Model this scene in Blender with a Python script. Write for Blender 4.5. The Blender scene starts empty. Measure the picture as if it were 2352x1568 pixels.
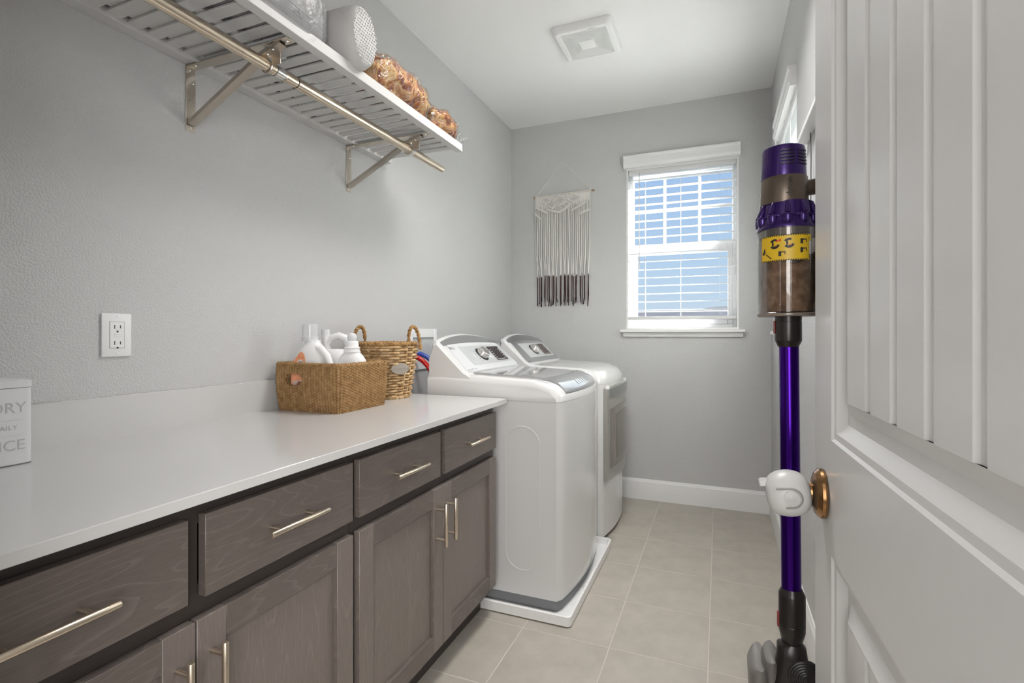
import bpy, bmesh, math, random
from mathutils import Vector, Matrix, noise
random.seed(7)
S = bpy.context.scene
COL = S.collection
R = math.radians
PI = math.pi

# ------------------------------------------------------------------ camera, world, sun, exposure
cam_d = bpy.data.cameras.new('camera'); cam = bpy.data.objects.new('camera', cam_d); COL.objects.link(cam)
cam_d.sensor_width = 36.0; cam_d.lens = 1169.0 / 2352.0 * 36.0
cam_d.shift_y = -19.0 / 2352.0; cam_d.clip_start = 0.02; cam_d.clip_end = 2000
cam.location = (1.493, 0.0, 1.163); cam.rotation_euler = (R(90), 0, R(22.14))
S.camera = cam

W = bpy.data.worlds.new('sky'); S.world = W; W.use_nodes = True
wn = W.node_tree; wn.nodes.clear()
_tc = wn.nodes.new('ShaderNodeTexCoord'); _sx = wn.nodes.new('ShaderNodeSeparateXYZ')
_cr = wn.nodes.new('ShaderNodeValToRGB'); _bg = wn.nodes.new('ShaderNodeBackground'); _wo = wn.nodes.new('ShaderNodeOutputWorld')
wn.links.new(_tc.outputs['Generated'], _sx.inputs[0]); wn.links.new(_sx.outputs['Z'], _cr.inputs[0])
wn.links.new(_cr.outputs[0], _bg.inputs[0]); wn.links.new(_bg.outputs[0], _wo.inputs[0])
_e = _cr.color_ramp.elements
_e[0].position = 0.0; _e[0].color = (0.62, 0.72, 0.82, 1)
_e[1].position = 1.0; _e[1].color = (0.20, 0.36, 0.72, 1)
_k = _cr.color_ramp.elements.new(0.12); _k.color = (0.50, 0.65, 0.84, 1)
_k = _cr.color_ramp.elements.new(0.32); _k.color = (0.36, 0.53, 0.82, 1)
_bg.inputs['Strength'].default_value = 0.51

def lamp(name, kind, loc, energy, color=(1, 1, 1), look=None, **kw):
    d = bpy.data.lights.new(name, kind); d.energy = energy; d.color = color
    for k, v in kw.items(): setattr(d, k, v)
    o = bpy.data.objects.new(name, d); COL.objects.link(o); o.location = loc
    if look is not None: o.rotation_euler = Vector(look).to_track_quat('-Z', 'Y').to_euler()
    return o
lamp('sun', 'SUN', (6, 8, 6), 41.0, (1.0, 0.98, 0.96), look=(-0.66, -0.45, -0.60), angle=R(0.6))
lamp('ceiling_panel_glow', 'AREA', (1.12, 1.80, 2.690), 9.5, (1.0, 0.98, 0.955), look=(0, 0, -1), shape='DISK', size=0.62, spread=R(135))
lamp('hall_fill', 'AREA', (1.80, -0.78, 1.45), 27.0, (1.0, 0.985, 0.97), look=(-0.50, 1, 0.08), shape='RECTANGLE', size=1.3, size_y=1.6)  # added fill lamp, unseen behind the camera, brightens the left wall

vs = S.view_settings
S.display_settings.display_device = 'sRGB'
vs.view_transform = 'Standard'; vs.look = 'None'; vs.gamma = 1.0; vs.exposure = 1.04; vs.use_curve_mapping = False
S.cycles.max_bounces = 8; S.cycles.diffuse_bounces = 5; S.cycles.glossy_bounces = 3
S.cycles.transparent_max_bounces = 12; S.cycles.transmission_bounces = 4
S.cycles.adaptive_threshold = 0.05
S.cycles.caustics_reflective = False; S.cycles.caustics_refractive = False
S.cycles.sample_clamp_indirect = 6.0

# ------------------------------------------------------------------ materials
MATS = {}
def mat(name, col, rough=0.5, metal=0.0, spec=0.5, bump=None, var=None, coat=0.0, trans=0.0, sheen=0.0):
    """principled; bump=(scale,strength,distance), var=(scale,amount) brightness mottling by noise"""
    if name in MATS: return MATS[name]
    m = bpy.data.materials.new(name); m.use_nodes = True; nt = m.node_tree; b = nt.nodes['Principled BSDF']
    b.inputs['Base Color'].default_value = (*col, 1); b.inputs['Roughness'].default_value = rough
    b.inputs['Metallic'].default_value = metal; b.inputs['Specular IOR Level'].default_value = spec
    b.inputs['Coat Weight'].default_value = coat; b.inputs['Coat Roughness'].default_value = 0.08
    if sheen: b.inputs['Sheen Weight'].default_value = sheen
    tc = nt.nodes.new('ShaderNodeTexCoord')
    if bump:
        n = nt.nodes.new('ShaderNodeTexNoise'); n.inputs['Scale'].default_value = bump[0]; n.inputs['Detail'].default_value = 3
        bp = nt.nodes.new('ShaderNodeBump'); bp.inputs['Strength'].default_value = bump[1]; bp.inputs['Distance'].default_value = bump[2]
        nt.links.new(tc.outputs['Object'], n.inputs['Vector']); nt.links.new(n.outputs[0], bp.inputs['Height']); nt.links.new(bp.outputs[0], b.inputs['Normal'])
    if var:
        n = nt.nodes.new('ShaderNodeTexNoise'); n.inputs['Scale'].default_value = var[0]; n.inputs['Detail'].default_value = 6; n.inputs['Roughness'].default_value = 0.65
        cr = nt.nodes.new('ShaderNodeValToRGB'); a = var[1]
        cr.color_ramp.elements[0].position = 0.3; cr.color_ramp.elements[1].position = 0.7
        cr.color_ramp.elements[0].color = (*[c * (1 - a) for c in col], 1); cr.color_ramp.elements[1].color = (*[min(1, c * (1 + a)) for c in col], 1)
        nt.links.new(tc.outputs['Object'], n.inputs['Vector']); nt.links.new(n.outputs[0], cr.inputs[0]); nt.links.new(cr.outputs[0], b.inputs['Base Color'])
    if trans:                                            # thin translucent sheet
        t = nt.nodes.new('ShaderNodeBsdfTranslucent'); t.inputs[0].default_value = (*col, 1)
        mx = nt.nodes.new('ShaderNodeMixShader'); mx.inputs[0].default_value = trans
        nt.links.new(b.outputs[0], mx.inputs[1]); nt.links.new(t.outputs[0], mx.inputs[2]); nt.links.new(mx.outputs[0], nt.nodes['Material Output'].inputs[0])
    MATS[name] = m; return m

def clear(name, tint=(1, 1, 1), gloss=0.1, rough=0.03, bump=None, body=None, bodyfac=0.0, fres=0.55):
    """clear thin sheet: transparent + mirror gloss (+ a little milky body)"""
    if name in MATS: return MATS[name]
    m = bpy.data.materials.new(name); m.use_nodes = True; nt = m.node_tree; nt.nodes.clear()
    o = nt.nodes.new('ShaderNodeOutputMaterial'); t = nt.nodes.new('ShaderNodeBsdfTransparent'); t.inputs[0].default_value = (*tint, 1)
    g = nt.nodes.new('ShaderNodeBsdfGlossy'); g.inputs['Roughness'].default_value = rough
    f = nt.nodes.new('ShaderNodeLayerWeight'); f.inputs[0].default_value = 0.25
    ma = nt.nodes.new('ShaderNodeMath'); ma.operation = 'MULTIPLY_ADD'; ma.inputs[1].default_value = fres; ma.inputs[2].default_value = gloss
    mx = nt.nodes.new('ShaderNodeMixShader')
    nt.links.new(f.outputs['Fresnel'], ma.inputs[0]); nt.links.new(ma.outputs[0], mx.inputs[0])
    nt.links.new(t.outputs[0], mx.inputs[1]); nt.links.new(g.outputs[0], mx.inputs[2])
    out = mx
    if body:
        d = nt.nodes.new('ShaderNodeBsdfDiffuse'); d.inputs[0].default_value = (*body, 1)
        m2 = nt.nodes.new('ShaderNodeMixShader'); m2.inputs[0].default_value = bodyfac
        nt.links.new(mx.outputs[0], m2.inputs[1]); nt.links.new(d.outputs[0], m2.inputs[2]); out = m2
    nt.links.new(out.outputs[0], o.inputs[0])
    if bump:
        tc = nt.nodes.new('ShaderNodeTexCoord'); n = nt.nodes.new('ShaderNodeTexNoise'); n.inputs['Scale'].default_value = bump[0]; n.inputs['Detail'].default_value = 4
        n.inputs['Distortion'].default_value = 1.5
        bp = nt.nodes.new('ShaderNodeBump'); bp.inputs['Strength'].default_value = bump[1]; bp.inputs['Distance'].default_value = bump[2]
        nt.links.new(tc.outputs['Object'], n.inputs['Vector']); nt.links.new(n.outputs[0], bp.inputs['Height'])
        nt.links.new(bp.outputs[0], g.inputs['Normal']); nt.links.new(bp.outputs[0], f.inputs['Normal'])
    MATS[name] = m; return m

def wood_mat(name, dark, light, axis):
    """dark stained maple: faint cathedral grain stretched along one axis"""
    m = bpy.data.materials.new(name); m.use_nodes = True; nt = m.node_tree; b = nt.nodes['Principled BSDF']
    b.inputs['Roughness'].default_value = 0.38; b.inputs['Specular IOR Level'].default_value = 0.5
    tc = nt.nodes.new('ShaderNodeTexCoord'); mp = nt.nodes.new('ShaderNodeMapping'); inf = nt.nodes.new('ShaderNodeObjectInfo')
    mp.inputs['Scale'].default_value = (3, 1.5, 13) if axis == 'y' else (3, 13, 1.5)
    mul = nt.nodes.new('ShaderNodeVectorMath'); mul.operation = 'MULTIPLY_ADD'; mul.inputs[1].default_value = (7, 7, 7)
    nt.links.new(inf.outputs['Random'], mul.inputs[0]); nt.links.new(tc.outputs['Object'], mul.inputs[2])
    nt.links.new(mul.outputs[0], mp.inputs['Vector'])
    n = nt.nodes.new('ShaderNodeTexNoise'); n.inputs['Scale'].default_value = 0.9; n.inputs['Detail'].default_value = 1.5
    w = nt.nodes.new('ShaderNodeMath'); w.operation = 'MULTIPLY'; w.inputs[1].default_value = 18
    fr = nt.nodes.new('ShaderNodeMath'); fr.operation = 'FRACT'
    nt.links.new(mp.outputs[0], n.inputs['Vector']); nt.links.new(n.outputs[0], w.inputs[0]); nt.links.new(w.outputs[0], fr.inputs[0])
    n2 = nt.nodes.new('ShaderNodeTexNoise'); n2.inputs['Scale'].default_value = 30; n2.inputs['Detail'].default_value = 4; nt.links.new(mp.outputs[0], n2.inputs['Vector'])
    cr = nt.nodes.new('ShaderNodeValToRGB'); cr.color_ramp.elements[0].position = 0.0; cr.color_ramp.elements[0].color = (*dark, 1)
    cr.color_ramp.elements[1].position = 1.0; cr.color_ramp.elements[1].color = (*light, 1)
    k = cr.color_ramp.elements.new(0.80); k.color = (*dark, 1)
    nt.links.new(fr.outputs[0], cr.inputs[0])
    mx = nt.nodes.new('ShaderNodeMix'); mx.data_type = 'RGBA'; mx.blend_type = 'MULTIPLY'; mx.inputs['Factor'].default_value = 0.35
    nt.links.new(cr.outputs[0], mx.inputs['A']); nt.links.new(n2.outputs[0], mx.inputs['B']); nt.links.new(mx.outputs['Result'], b.inputs['Base Color'])
    MATS[name] = m; return m

WALL = mat('wall_paint', (0.55, 0.55, 0.548), 0.42, spec=0.4, bump=(200, 0.60, 0.004))
CEIL = mat('ceiling_paint', (0.86, 0.86, 0.855), 0.6, spec=0.3, bump=(190, 0.25, 0.003))
TRIM = mat('trim_paint', (0.80, 0.80, 0.795), 0.32)
DOORP = mat('door_paint', (0.66, 0.655, 0.645), 0.27, bump=(60, 0.05, 0.002))
TILE = mat('floor_tile', (0.42, 0.388, 0.338), 0.42, var=(9, 0.10), bump=(40, 0.08, 0.002))
GROUT = mat('grout', (0.56, 0.52, 0.46), 0.85, bump=(300, 0.3, 0.001))
HALLF = mat('hall_floor', (0.40, 0.35, 0.29), 0.5, var=(5, 0.1))
WOODH = wood_mat('cabinet_wood_across', (0.165, 0.137, 0.122), (0.212, 0.180, 0.162), 'y')
WOODV = wood_mat('cabinet_wood_upright', (0.225, 0.188, 0.168), (0.265, 0.225, 0.202), 'z')
WOODD = mat('cabinet_frame_wood', (0.045, 0.036, 0.032), 0.4)
NICKEL = mat('brushed_nickel', (0.72, 0.62, 0.50), 0.30, 1.0)
STEELW = mat('bracket_steel', (0.58, 0.525, 0.46), 0.33, 1.0, bump=(120, 0.05, 0.001))
CHROME = mat('bright_screw', (0.82, 0.82, 0.80), 0.18, 1.0)
QUARTZ = mat('white_quartz', (0.60, 0.596, 0.588), 0.12)
ENAMEL = mat('white_enamel', (0.70, 0.695, 0.69), 0.16, coat=0.4)
PLASTW = mat('white_plastic', (0.82, 0.82, 0.82), 0.35)
PLASTM = mat('milky_plastic', (0.80, 0.81, 0.82), 0.28, trans=0.25)
SILVER = mat('silver_plastic', (0.50, 0.51, 0.52), 0.25, 0.75)
SILVD = mat('dark_silver', (0.34, 0.35, 0.35), 0.28, 0.7)
PANELW = mat('panel_face', (0.66, 0.67, 0.68), 0.25)
PANELG = mat('panel_grey', (0.50, 0.515, 0.525), 0.30)
INK = mat('grey_ink', (0.22, 0.22, 0.23), 0.5)
BLACK = mat('black_plastic', (0.012, 0.012, 0.013), 0.3)
GREYB = mat('grey_base', (0.20, 0.205, 0.215), 0.5)
PAINTW = mat('shelf_paint', (0.60, 0.592, 0.58), 0.45)
SLATW = mat('blind_slat', (0.78, 0.78, 0.775), 0.35, trans=0.04)
SLATT = mat('thin_blind_slat', (0.90, 0.90, 0.88), 0.35, trans=0.85)
VINYL = mat('white_vinyl', (0.72, 0.72, 0.72), 0.35)
GLASS = clear('window_glass', (0.96, 0.98, 0.98), 0.0, fres=0.03)
FILM = clear('plastic_film', (0.97, 0.97, 0.96), 0.10, 0.06, bump=(30, 1.0, 0.02))
FILMW = clear('milky_film', (0.95, 0.95, 0.95), 0.06, 0.14, bump=(18, 0.8, 0.02), body=(0.55, 0.55, 0.55), bodyfac=0.30)

# ------------------------------------------------------------------ mesh builder
class MB:
    def __init__(s): s.v = []; s.f = []
    def add(s, vs, fs, M=None):
        o = len(s.v)
        s.v += [(M @ Vector(p)) if M else Vector(p) for p in vs]; s.f += [tuple(i + o for i in f) for f in fs]
        return s
    def frombm(s, bm, M=None):
        bm.verts.ensure_lookup_table(); bm.verts.index_update()
        s.add([v.co.copy() for v in bm.verts], [[v.index for v in f.verts] for f in bm.faces], M); bm.free(); return s
    def box(s, x0, x1, y0, y1, z0, z1, b=0.0, seg=1, M=None):
        bm = bmesh.new()
        V = [bm.verts.new(p) for p in ((x0,y0,z0),(x1,y0,z0),(x1,y1,z0),(x0,y1,z0),(x0,y0,z1),(x1,y0,z1),(x1,y1,z1),(x0,y1,z1))]
        for f in ((3,2,1,0),(4,5,6,7),(0,1,5,4),(1,2,6,5),(2,3,7,6),(3,0,4,7)): bm.faces.new([V[i] for i in f])
        if b > 0: bmesh.ops.bevel(bm, geom=list(bm.edges), offset=b, segments=seg, profile=0.5, affect='EDGES', clamp_overlap=True)
        return s.frombm(bm, M)
    def tube(s, pts, r, n=10, cap=True, closed=False, M=None):
        pts = [Vector(p) for p in pts]; k = len(pts); rs = r if isinstance(r, (list, tuple)) else [r] * k
        vs, fs = [], []; up = None
        for i, p in enumerate(pts):
            a = pts[(i + 1) % k] if (i < k - 1 or closed) else pts[i]; c = pts[i - 1] if (i > 0 or closed) else pts[i]
            t = (a - c).normalized()
            if up is None: up = t.orthogonal().normalized()
            up = (up - t * up.dot(t)); up = up.normalized() if up.length > 1e-6 else t.orthogonal().normalized()
            w = t.cross(up)
            for j in range(n):
                an = 2 * PI * j / n; vs.append(p + (up * math.cos(an) + w * math.sin(an)) * rs[i])
        m = k if closed else k - 1
        for i in range(m):
            for j in range(n):
                a, b_ = i * n + j, i * n + (j + 1) % n; c, d = ((i + 1) % k) * n + (j + 1) % n, ((i + 1) % k) * n + j
                fs.append((a, b_, c, d))
        if cap and not closed:
            fs.append(tuple(range(n - 1, -1, -1))); fs.append(tuple((k - 1) * n + j for j in range(n)))
        return s.add(vs, fs, M)
    def lathe(s, prof, cx=0, cy=0, n=32, sx=1.0, sy=1.0, M=None, fn=None):
        """prof: list of (radius, z); closes ends when radius 0"""
        vs, fs = [], []
        for (r, z) in prof:
            for j in range(n):
                an = 2 * PI * j / n; rr = r * (fn(an, z) if fn else 1.0)
                vs.append((cx + rr * sx * math.cos(an), cy + rr * sy * math.sin(an), z))
        for i in range(len(prof) - 1):
            for j in range(n):
                fs.append((i * n + j, i * n + (j + 1) % n, (i + 1) * n + (j + 1) % n, (i + 1) * n + j))
        if prof[0][0] > 1e-6: fs.append(tuple(range(n - 1, -1, -1)))
        if prof[-1][0] > 1e-6: fs.append(tuple((len(prof) - 1) * n + j for j in range(n)))
        return s.add(vs, fs, M)
    def loft(s, rings, cap=True, closed=True, M=None):
        n = len(rings[0]); vs = [p for r_ in rings for p in r_]; fs = []
        for i in range(len(rings) - 1):
            for j in range(n if closed else n - 1):
                fs.append((i * n + j, i * n + (j + 1) % n, (i + 1) * n + (j + 1) % n, (i + 1) * n + j))
        if cap: fs.append(tuple(range(n - 1, -1, -1))); fs.append(tuple((len(rings) - 1) * n + j for j in range(n)))
        return s.add(vs, fs, M)
    def prism(s, poly, d, M=None):
        """poly in local xy, extruded 0..d in z"""
        n = len(poly)
        return s.add([(x, y, 0) for x, y in poly] + [(x, y, d) for x, y in poly],
                     [tuple(range(n - 1, -1, -1)), tuple(range(n, 2 * n))] + [(i, (i + 1) % n, n + (i + 1) % n, n + i) for i in range(n)], M)
    def build(s, name, m, parent=None, smooth=True, ang=38, recenter=True, fixn=True):
        P = WORG.get(parent.as_pointer(), Vector((0, 0, 0))) if parent else Vector((0, 0, 0))
        if recenter:
            lo = Vector([min(v[i] for v in s.v) for i in range(3)]); hi = Vector([max(v[i] for v in s.v) for i in range(3)])
            c = (lo + hi) / 2; c.z = lo.z
        else: c = P.copy()
        me = bpy.data.meshes.new(name); me.from_pydata([tuple(v - c) for v in s.v], [], s.f); me.validate()
        if fixn:
            bm = bmesh.new(); bm.from_mesh(me); bmesh.ops.recalc_face_normals(bm, faces=bm.faces); bm.to_mesh(me); bm.free()
        if smooth:
            me.polygons.foreach_set('use_smooth', [True] * len(me.polygons)); me.set_sharp_from_angle(angle=R(ang))
        me.materials.append(m); me.update()
        o = bpy.data.objects.new(name, me); COL.objects.link(o); o.location = c - P
        if parent: o.parent = parent
        WORG[o.as_pointer()] = c
        return o
WORG = {}
def T(x=0, y=0, z=0): return Matrix.Translation((x, y, z))
def RX(a): return Matrix.Rotation(R(a), 4, 'X')
def RY(a): return Matrix.Rotation(R(a), 4, 'Y')
def RZ(a): return Matrix.Rotation(R(a), 4, 'Z')
def basis(o, u, v, n):
    m = Matrix.Identity(4)
    for i, a in enumerate((Vector(u).normalized(), Vector(v).normalized(), Vector(n).normalized())):
        m[0][i], m[1][i], m[2][i] = a
    m.translation = Vector(o); return m
def thing(name, loc, label, cat, group=None):
    o = bpy.data.objects.new(name, None); COL.objects.link(o); o.location = loc; o.empty_display_size = 0.05
    o['label'] = label; o['category'] = cat
    if group: o['group'] = group
    WORG[o.as_pointer()] = Vector(loc); return o
def tag(o, label, cat, group=None):
    o['label'] = label; o['category'] = cat
    if group: o['group'] = group
    return o
def struct(o, label=None):
    o['kind'] = 'structure'
    if label: o['label'] = label
    return o
def sempty(name, loc, label=None):
    o = bpy.data.objects.new(name, None); COL.objects.link(o); o.location = loc; o['kind'] = 'structure'; o.empty_display_size = 0.05
    if label: o['label'] = label
    WORG[o.as_pointer()] = Vector(loc); return o
def pempty(name, loc, parent):
    o = bpy.data.objects.new(name, None); COL.objects.link(o); o.parent = parent; o.location = Vector(loc) - WORG[parent.as_pointer()]; o.empty_display_size = 0.03
    WORG[o.as_pointer()] = Vector(loc); return o
def clone(o, dx=0, dy=0, dz=0, parent='same'):
    c = o.copy(); COL.objects.link(c); c.location = o.location + Vector((dx, dy, dz))
    w = WORG[o.as_pointer()] + Vector((dx, dy, dz))
    if parent != 'same':
        c.parent = parent; P = WORG[parent.as_pointer()] if parent else Vector((0, 0, 0)); c.location = w - P
    WORG[c.as_pointer()] = w; return c
def text(name, s_, size, M, m, parent, extr=0.0003, align='LEFT', space=1.0):
    d = bpy.data.curves.new(name, 'FONT'); d.body = s_; d.size = size; d.extrude = extr; d.align_x = align; d.space_character = space
    tmp = bpy.data.objects.new(name, d); me = bpy.data.meshes.new_from_object(tmp); bpy.data.objects.remove(tmp)
    me.materials.clear(); me.materials.append(m); o = bpy.data.objects.new(name, me); COL.objects.link(o)
    P = WORG[parent.as_pointer()]; o.parent = parent; o.matrix_local = T(-P.x, -P.y, -P.z) @ M
    return o
def rrect(w, h, r, n=5):
    """rounded rectangle outline centred at 0"""
    pts = []
    for cx, cy, a0 in ((w/2-r, h/2-r, 0), (-w/2+r, h/2-r, 90), (-w/2+r, -h/2+r, 180), (w/2-r, -h/2+r, 270)):
        for i in range(n + 1):
            a = R(a0 + 90 * i / n); pts.append((cx + r * math.cos(a), cy + r * math.sin(a)))
    return pts

# ------------------------------------------------------------------ room shell
XR, YF, ZC, YN = 1.805, 3.66, 2.743, 0.165     # right wall, far wall, ceiling, near wall inner face
WX0, WX1, WZ0, WZ1 = 0.883, 1.613, 1.190, 2.325   # far window opening
RY0, RY1, RZ0, RZ1 = 2.505, 3.175, 1.175, 2.245    # right window opening
fl = struct(MB().box(-0.15, XR + 0.15, YN - 0.12, YF + 0.16, -0.10, -0.0008).build('floor', GROUT), 'beige floor of square ceramic tiles with pale grout')
gx = [0.4335, 0.775, 1.116, 1.4575, 1.792]; gy = [YN, 0.460, 0.8155, 1.171, 1.5265, 1.882, 2.2375, 2.593, 2.9485, 3.304, 3.652]
_tiles = {}
for i in range(len(gx) - 1):
    for j in range(len(gy) - 1):
        w, h = gx[i+1] - gx[i] - 0.0045, gy[j+1] - gy[j] - 0.0045; key = (round(w, 3), round(h, 3))
        cx, cy = (gx[i] + gx[i+1]) / 2, (gy[j] + gy[j+1]) / 2
        if key not in _tiles:
            o = MB().box(cx - w/2, cx + w/2, cy - h/2, cy + h/2, -0.009, 0.0, b=0.0006).build('tile', TILE, fl); _tiles[key] = (o, cx, cy)
        else:
            o0, x0, y0 = _tiles[key]; clone(o0, cx - x0, cy - y0)
struct(MB().box(-0.12, 0, YN - 0.12, YF + 0.16, 0, ZC).build('wall_left', WALL))
m = MB()
m.box(-0.12, WX0, YF, YF + 0.16, 0, ZC).box(WX1, XR + 0.15, YF, YF + 0.16, 0, ZC).box(WX0, WX1, YF, YF + 0.16, 0, WZ0).box(WX0, WX1, YF, YF + 0.16, WZ1, ZC)
struct(m.build('wall_far', WALL, smooth=False))
m = MB()
m.box(XR, XR + 0.15, -0.1, RY0, 0, ZC).box(XR, XR + 0.15, RY1, YF, 0, ZC).box(XR, XR + 0.15, RY0, RY1, 0, RZ0).box(XR, XR + 0.15, RY0, RY1, RZ1, ZC)
struct(m.build('wall_right', WALL, smooth=False))
DJ0, DJ1, DH = 0.955, 1.685, 2.045                 # doorway in the near wall
m = MB()
m.box(-0.12, DJ0, YN - 0.12, YN, 0, ZC).box(DJ1, XR, YN - 0.12, YN, 0, ZC).box(DJ0, DJ1, YN - 0.12, YN, DH, ZC)
struct(m.build('wall_near', WALL, smooth=False))
struct(MB().box(-0.12, XR + 0.15, YN - 0.12, YF + 0.16, ZC, ZC + 0.1).build('ceiling', CEIL))
# hall behind the camera
HW = mat('hall_paint', (0.62, 0.61, 0.59), 0.5)
struct(MB().box(-0.9, 3.0, -1.7, YN - 0.12, -0.1, -0.001).build('floor_hall', HALLF))
struct(MB().box(-0.9, 3.0, -1.7, YN - 0.12, ZC, ZC + 0.1).build('ceiling_hall', CEIL))
struct(MB().box(-0.9, 3.0, -1.82, -1.7, 0, ZC).build('wall_hall_back', HW))
struct(MB().box(-1.02, -0.9, -1.82, YN, 0, ZC).build('wall_hall_left', HW))
struct(MB().box(3.0, 3.12, -1.82, YN, 0, ZC).build('wall_hall_right', HW))
struct(MB().box(XR + 0.15, 3.0, YN - 0.12, YN, 0, ZC).box(-0.9, -0.12, YN - 0.12, YN, 0, ZC).build('wall_hall_front', HW))
# door jamb and casing
m = MB()
m.box(DJ0, DJ0 + 0.018, YN - 0.13, YN + 0.005, 0, DH).box(DJ1 - 0.018, DJ1, YN - 0.13, YN + 0.002, 0, DH).box(DJ0, DJ1, YN - 0.13, YN + 0.002, DH - 0.018, DH)
m.box(DJ0 - 0.06, DJ0 + 0.006, YN, YN + 0.016, 0, DH + 0.06, b=0.003).box(DJ0 - 0.06, DJ1 + 0.03, YN, YN + 0.016, DH - 0.004, DH + 0.06, b=0.003)
struct(m.build('trim_1', TRIM), 'white casing around the open doorway')
def baseboard(name, p0, p1, nrm):
    """profiled board from p0 to p1 (floor points on the wall face), sticking out along nrm"""
    prof = [(0, 0), (0.014, 0), (0.014, 0.108), (0.012, 0.116), (0.012, 0.121), (0.007, 0.130), (0.004, 0.139), (0, 0.141)]
    p0, p1, nrm = Vector(p0), Vector(p1), Vector(nrm)
    rings = [[tuple(p + nrm * d + Vector((0, 0, z))) for d, z in prof] for p in (p0, p1)]
    return struct(MB().loft(rings).build(name, TRIM, ang=20), 'tall white moulded baseboard')
baseboard('baseboard_far', (0, YF, 0), (XR - 0.014, YF, 0), (0, -1, 0))
baseboard('baseboard_right', (XR, YN, 0), (XR, YF - 0.014, 0), (-1, 0, 0))

# flush ceiling light (above the picture's top edge)
t = thing('ceiling_light', (1.12, 1.80, ZC), 'wide round white flush ceiling light above the aisle', 'ceiling light')
MB().lathe([(0.325, ZC - .0005), (0.335, ZC - .004), (0.335, ZC - .030), (0.325, ZC - .036), (0.318, ZC - .034), (0.318, ZC - .020), (0.0, ZC - .020)], 1.12, 1.80, 56).build('housing', PLASTW, t, ang=30)

# ------------------------------------------------------------------ windows
def window(name, label, O, U, N, w, z0, z1, rail, sill=True):
    """O: floor point at the opening's left edge on the wall face, U along the wall, N into the wall"""
    wd = sempty(name, tuple(Vector(O) + Vector((0, 0, z0))), label)
    Mx = basis(O, U, N, (0, 0, 1))                # local x along wall, y into wall, z up
    B = lambda *a, b=0.0: MB().box(*a, b=b, M=Mx)
    m = MB()
    for a in ((0, 0.012, 0.0, 0.16, z0 + .012, z1 - .012), (w - 0.012, w, 0.0, 0.16, z0 + .012, z1 - .012), (0, w, 0.0, 0.16, z1 - 0.012, z1), (0, w, 0.0, 0.16, z0, z0 + 0.012)): m.box(*a, M=Mx)
    m.build('reveal_lining', TRIM, wd)
    m = MB(); f = 0.034
    for a in ((0.012, f, 0.07, 0.13, z0 + .012, z1 - .012), (w - f, w - 0.012, 0.07, 0.13, z0 + .012, z1 - .012), (f, w - f, 0.07, 0.13, z1 - f, z1 - .012), (f, w - f, 0.07, 0.13, z0 + .012, z0 + f)): m.box(*a, b=0.002, M=Mx)
    m.build('window_frame', VINYL, wd)
    ls = MB(); e = 0.066
    for a in ((f, e, 0.075, 0.10, z0 + f, rail + .02), (w - e, w - f, 0.075, 0.10, z0 + f, rail + .02), (e, w - e, 0.075, 0.10, z0 + f, z0 + f + .04), (e, w - e, 0.075, 0.10, rail - .038, rail + .02)): ls.box(*a, b=0.003, M=Mx)
    lo = ls.build('lower_sash', VINYL, wd)
    B(e, w - e, 0.084, 0.088, z0 + f + .04, rail - .038).build('pane', GLASS, lo, smooth=False)
    us = MB(); g = f
    for a in ((f, g + .004, 0.10, 0.125, rail, z1 - f), (w - g - .004, w - f, 0.10, 0.125, rail, z1 - f), (g, w - g, 0.10, 0.125, rail - .03, rail + .04), (g, w - g, 0.10, 0.125, z1 - f - .01, z1 - f)): us.box(*a, b=0.002, M=Mx)
    up = us.build('upper_sash', VINYL, wd)
    B(g, w - g, 0.110, 0.114, rail + .04, z1 - f - .01).build('pane', GLASS, up, smooth=False)
    for fx in (0.345, 0.665): B(w * fx - .009, w * fx + .009, 0.104, 0.1095, rail + .04, z1 - f - .01, b=.001).build('muntin', VINYL, up)
    B(g, w - g, 0.1045, 0.1093, (rail + z1) / 2 - .009, (rail + z1) / 2 + .009, b=.001).build('muntin', VINYL, up)
    if sill:
        B(-0.040, w + 0.040, -0.045, 0.02, z0 - 0.022, z0 + 0.0005, b=0.004).build('window_sill', TRIM, wd)
        B(-0.022, w + 0.027, -0.016, 0.0, z0 - 0.052, z0 - 0.022, b=0.002).build('apron', TRIM, wd)
    return wd
window('window_1', 'sunlit single-hung window with a grid in its upper sash, far wall', (WX0, YF, 0), (1, 0, 0), (0, 1, 0), WX1 - WX0, WZ0, WZ1, 1.756)
window('window_2', 'bright window on the right wall behind closed blinds', (XR, RY1, 0), (0, -1, 0), (1, 0, 0), RY1 - RY0, RZ0, RZ1, 1.72)

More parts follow.
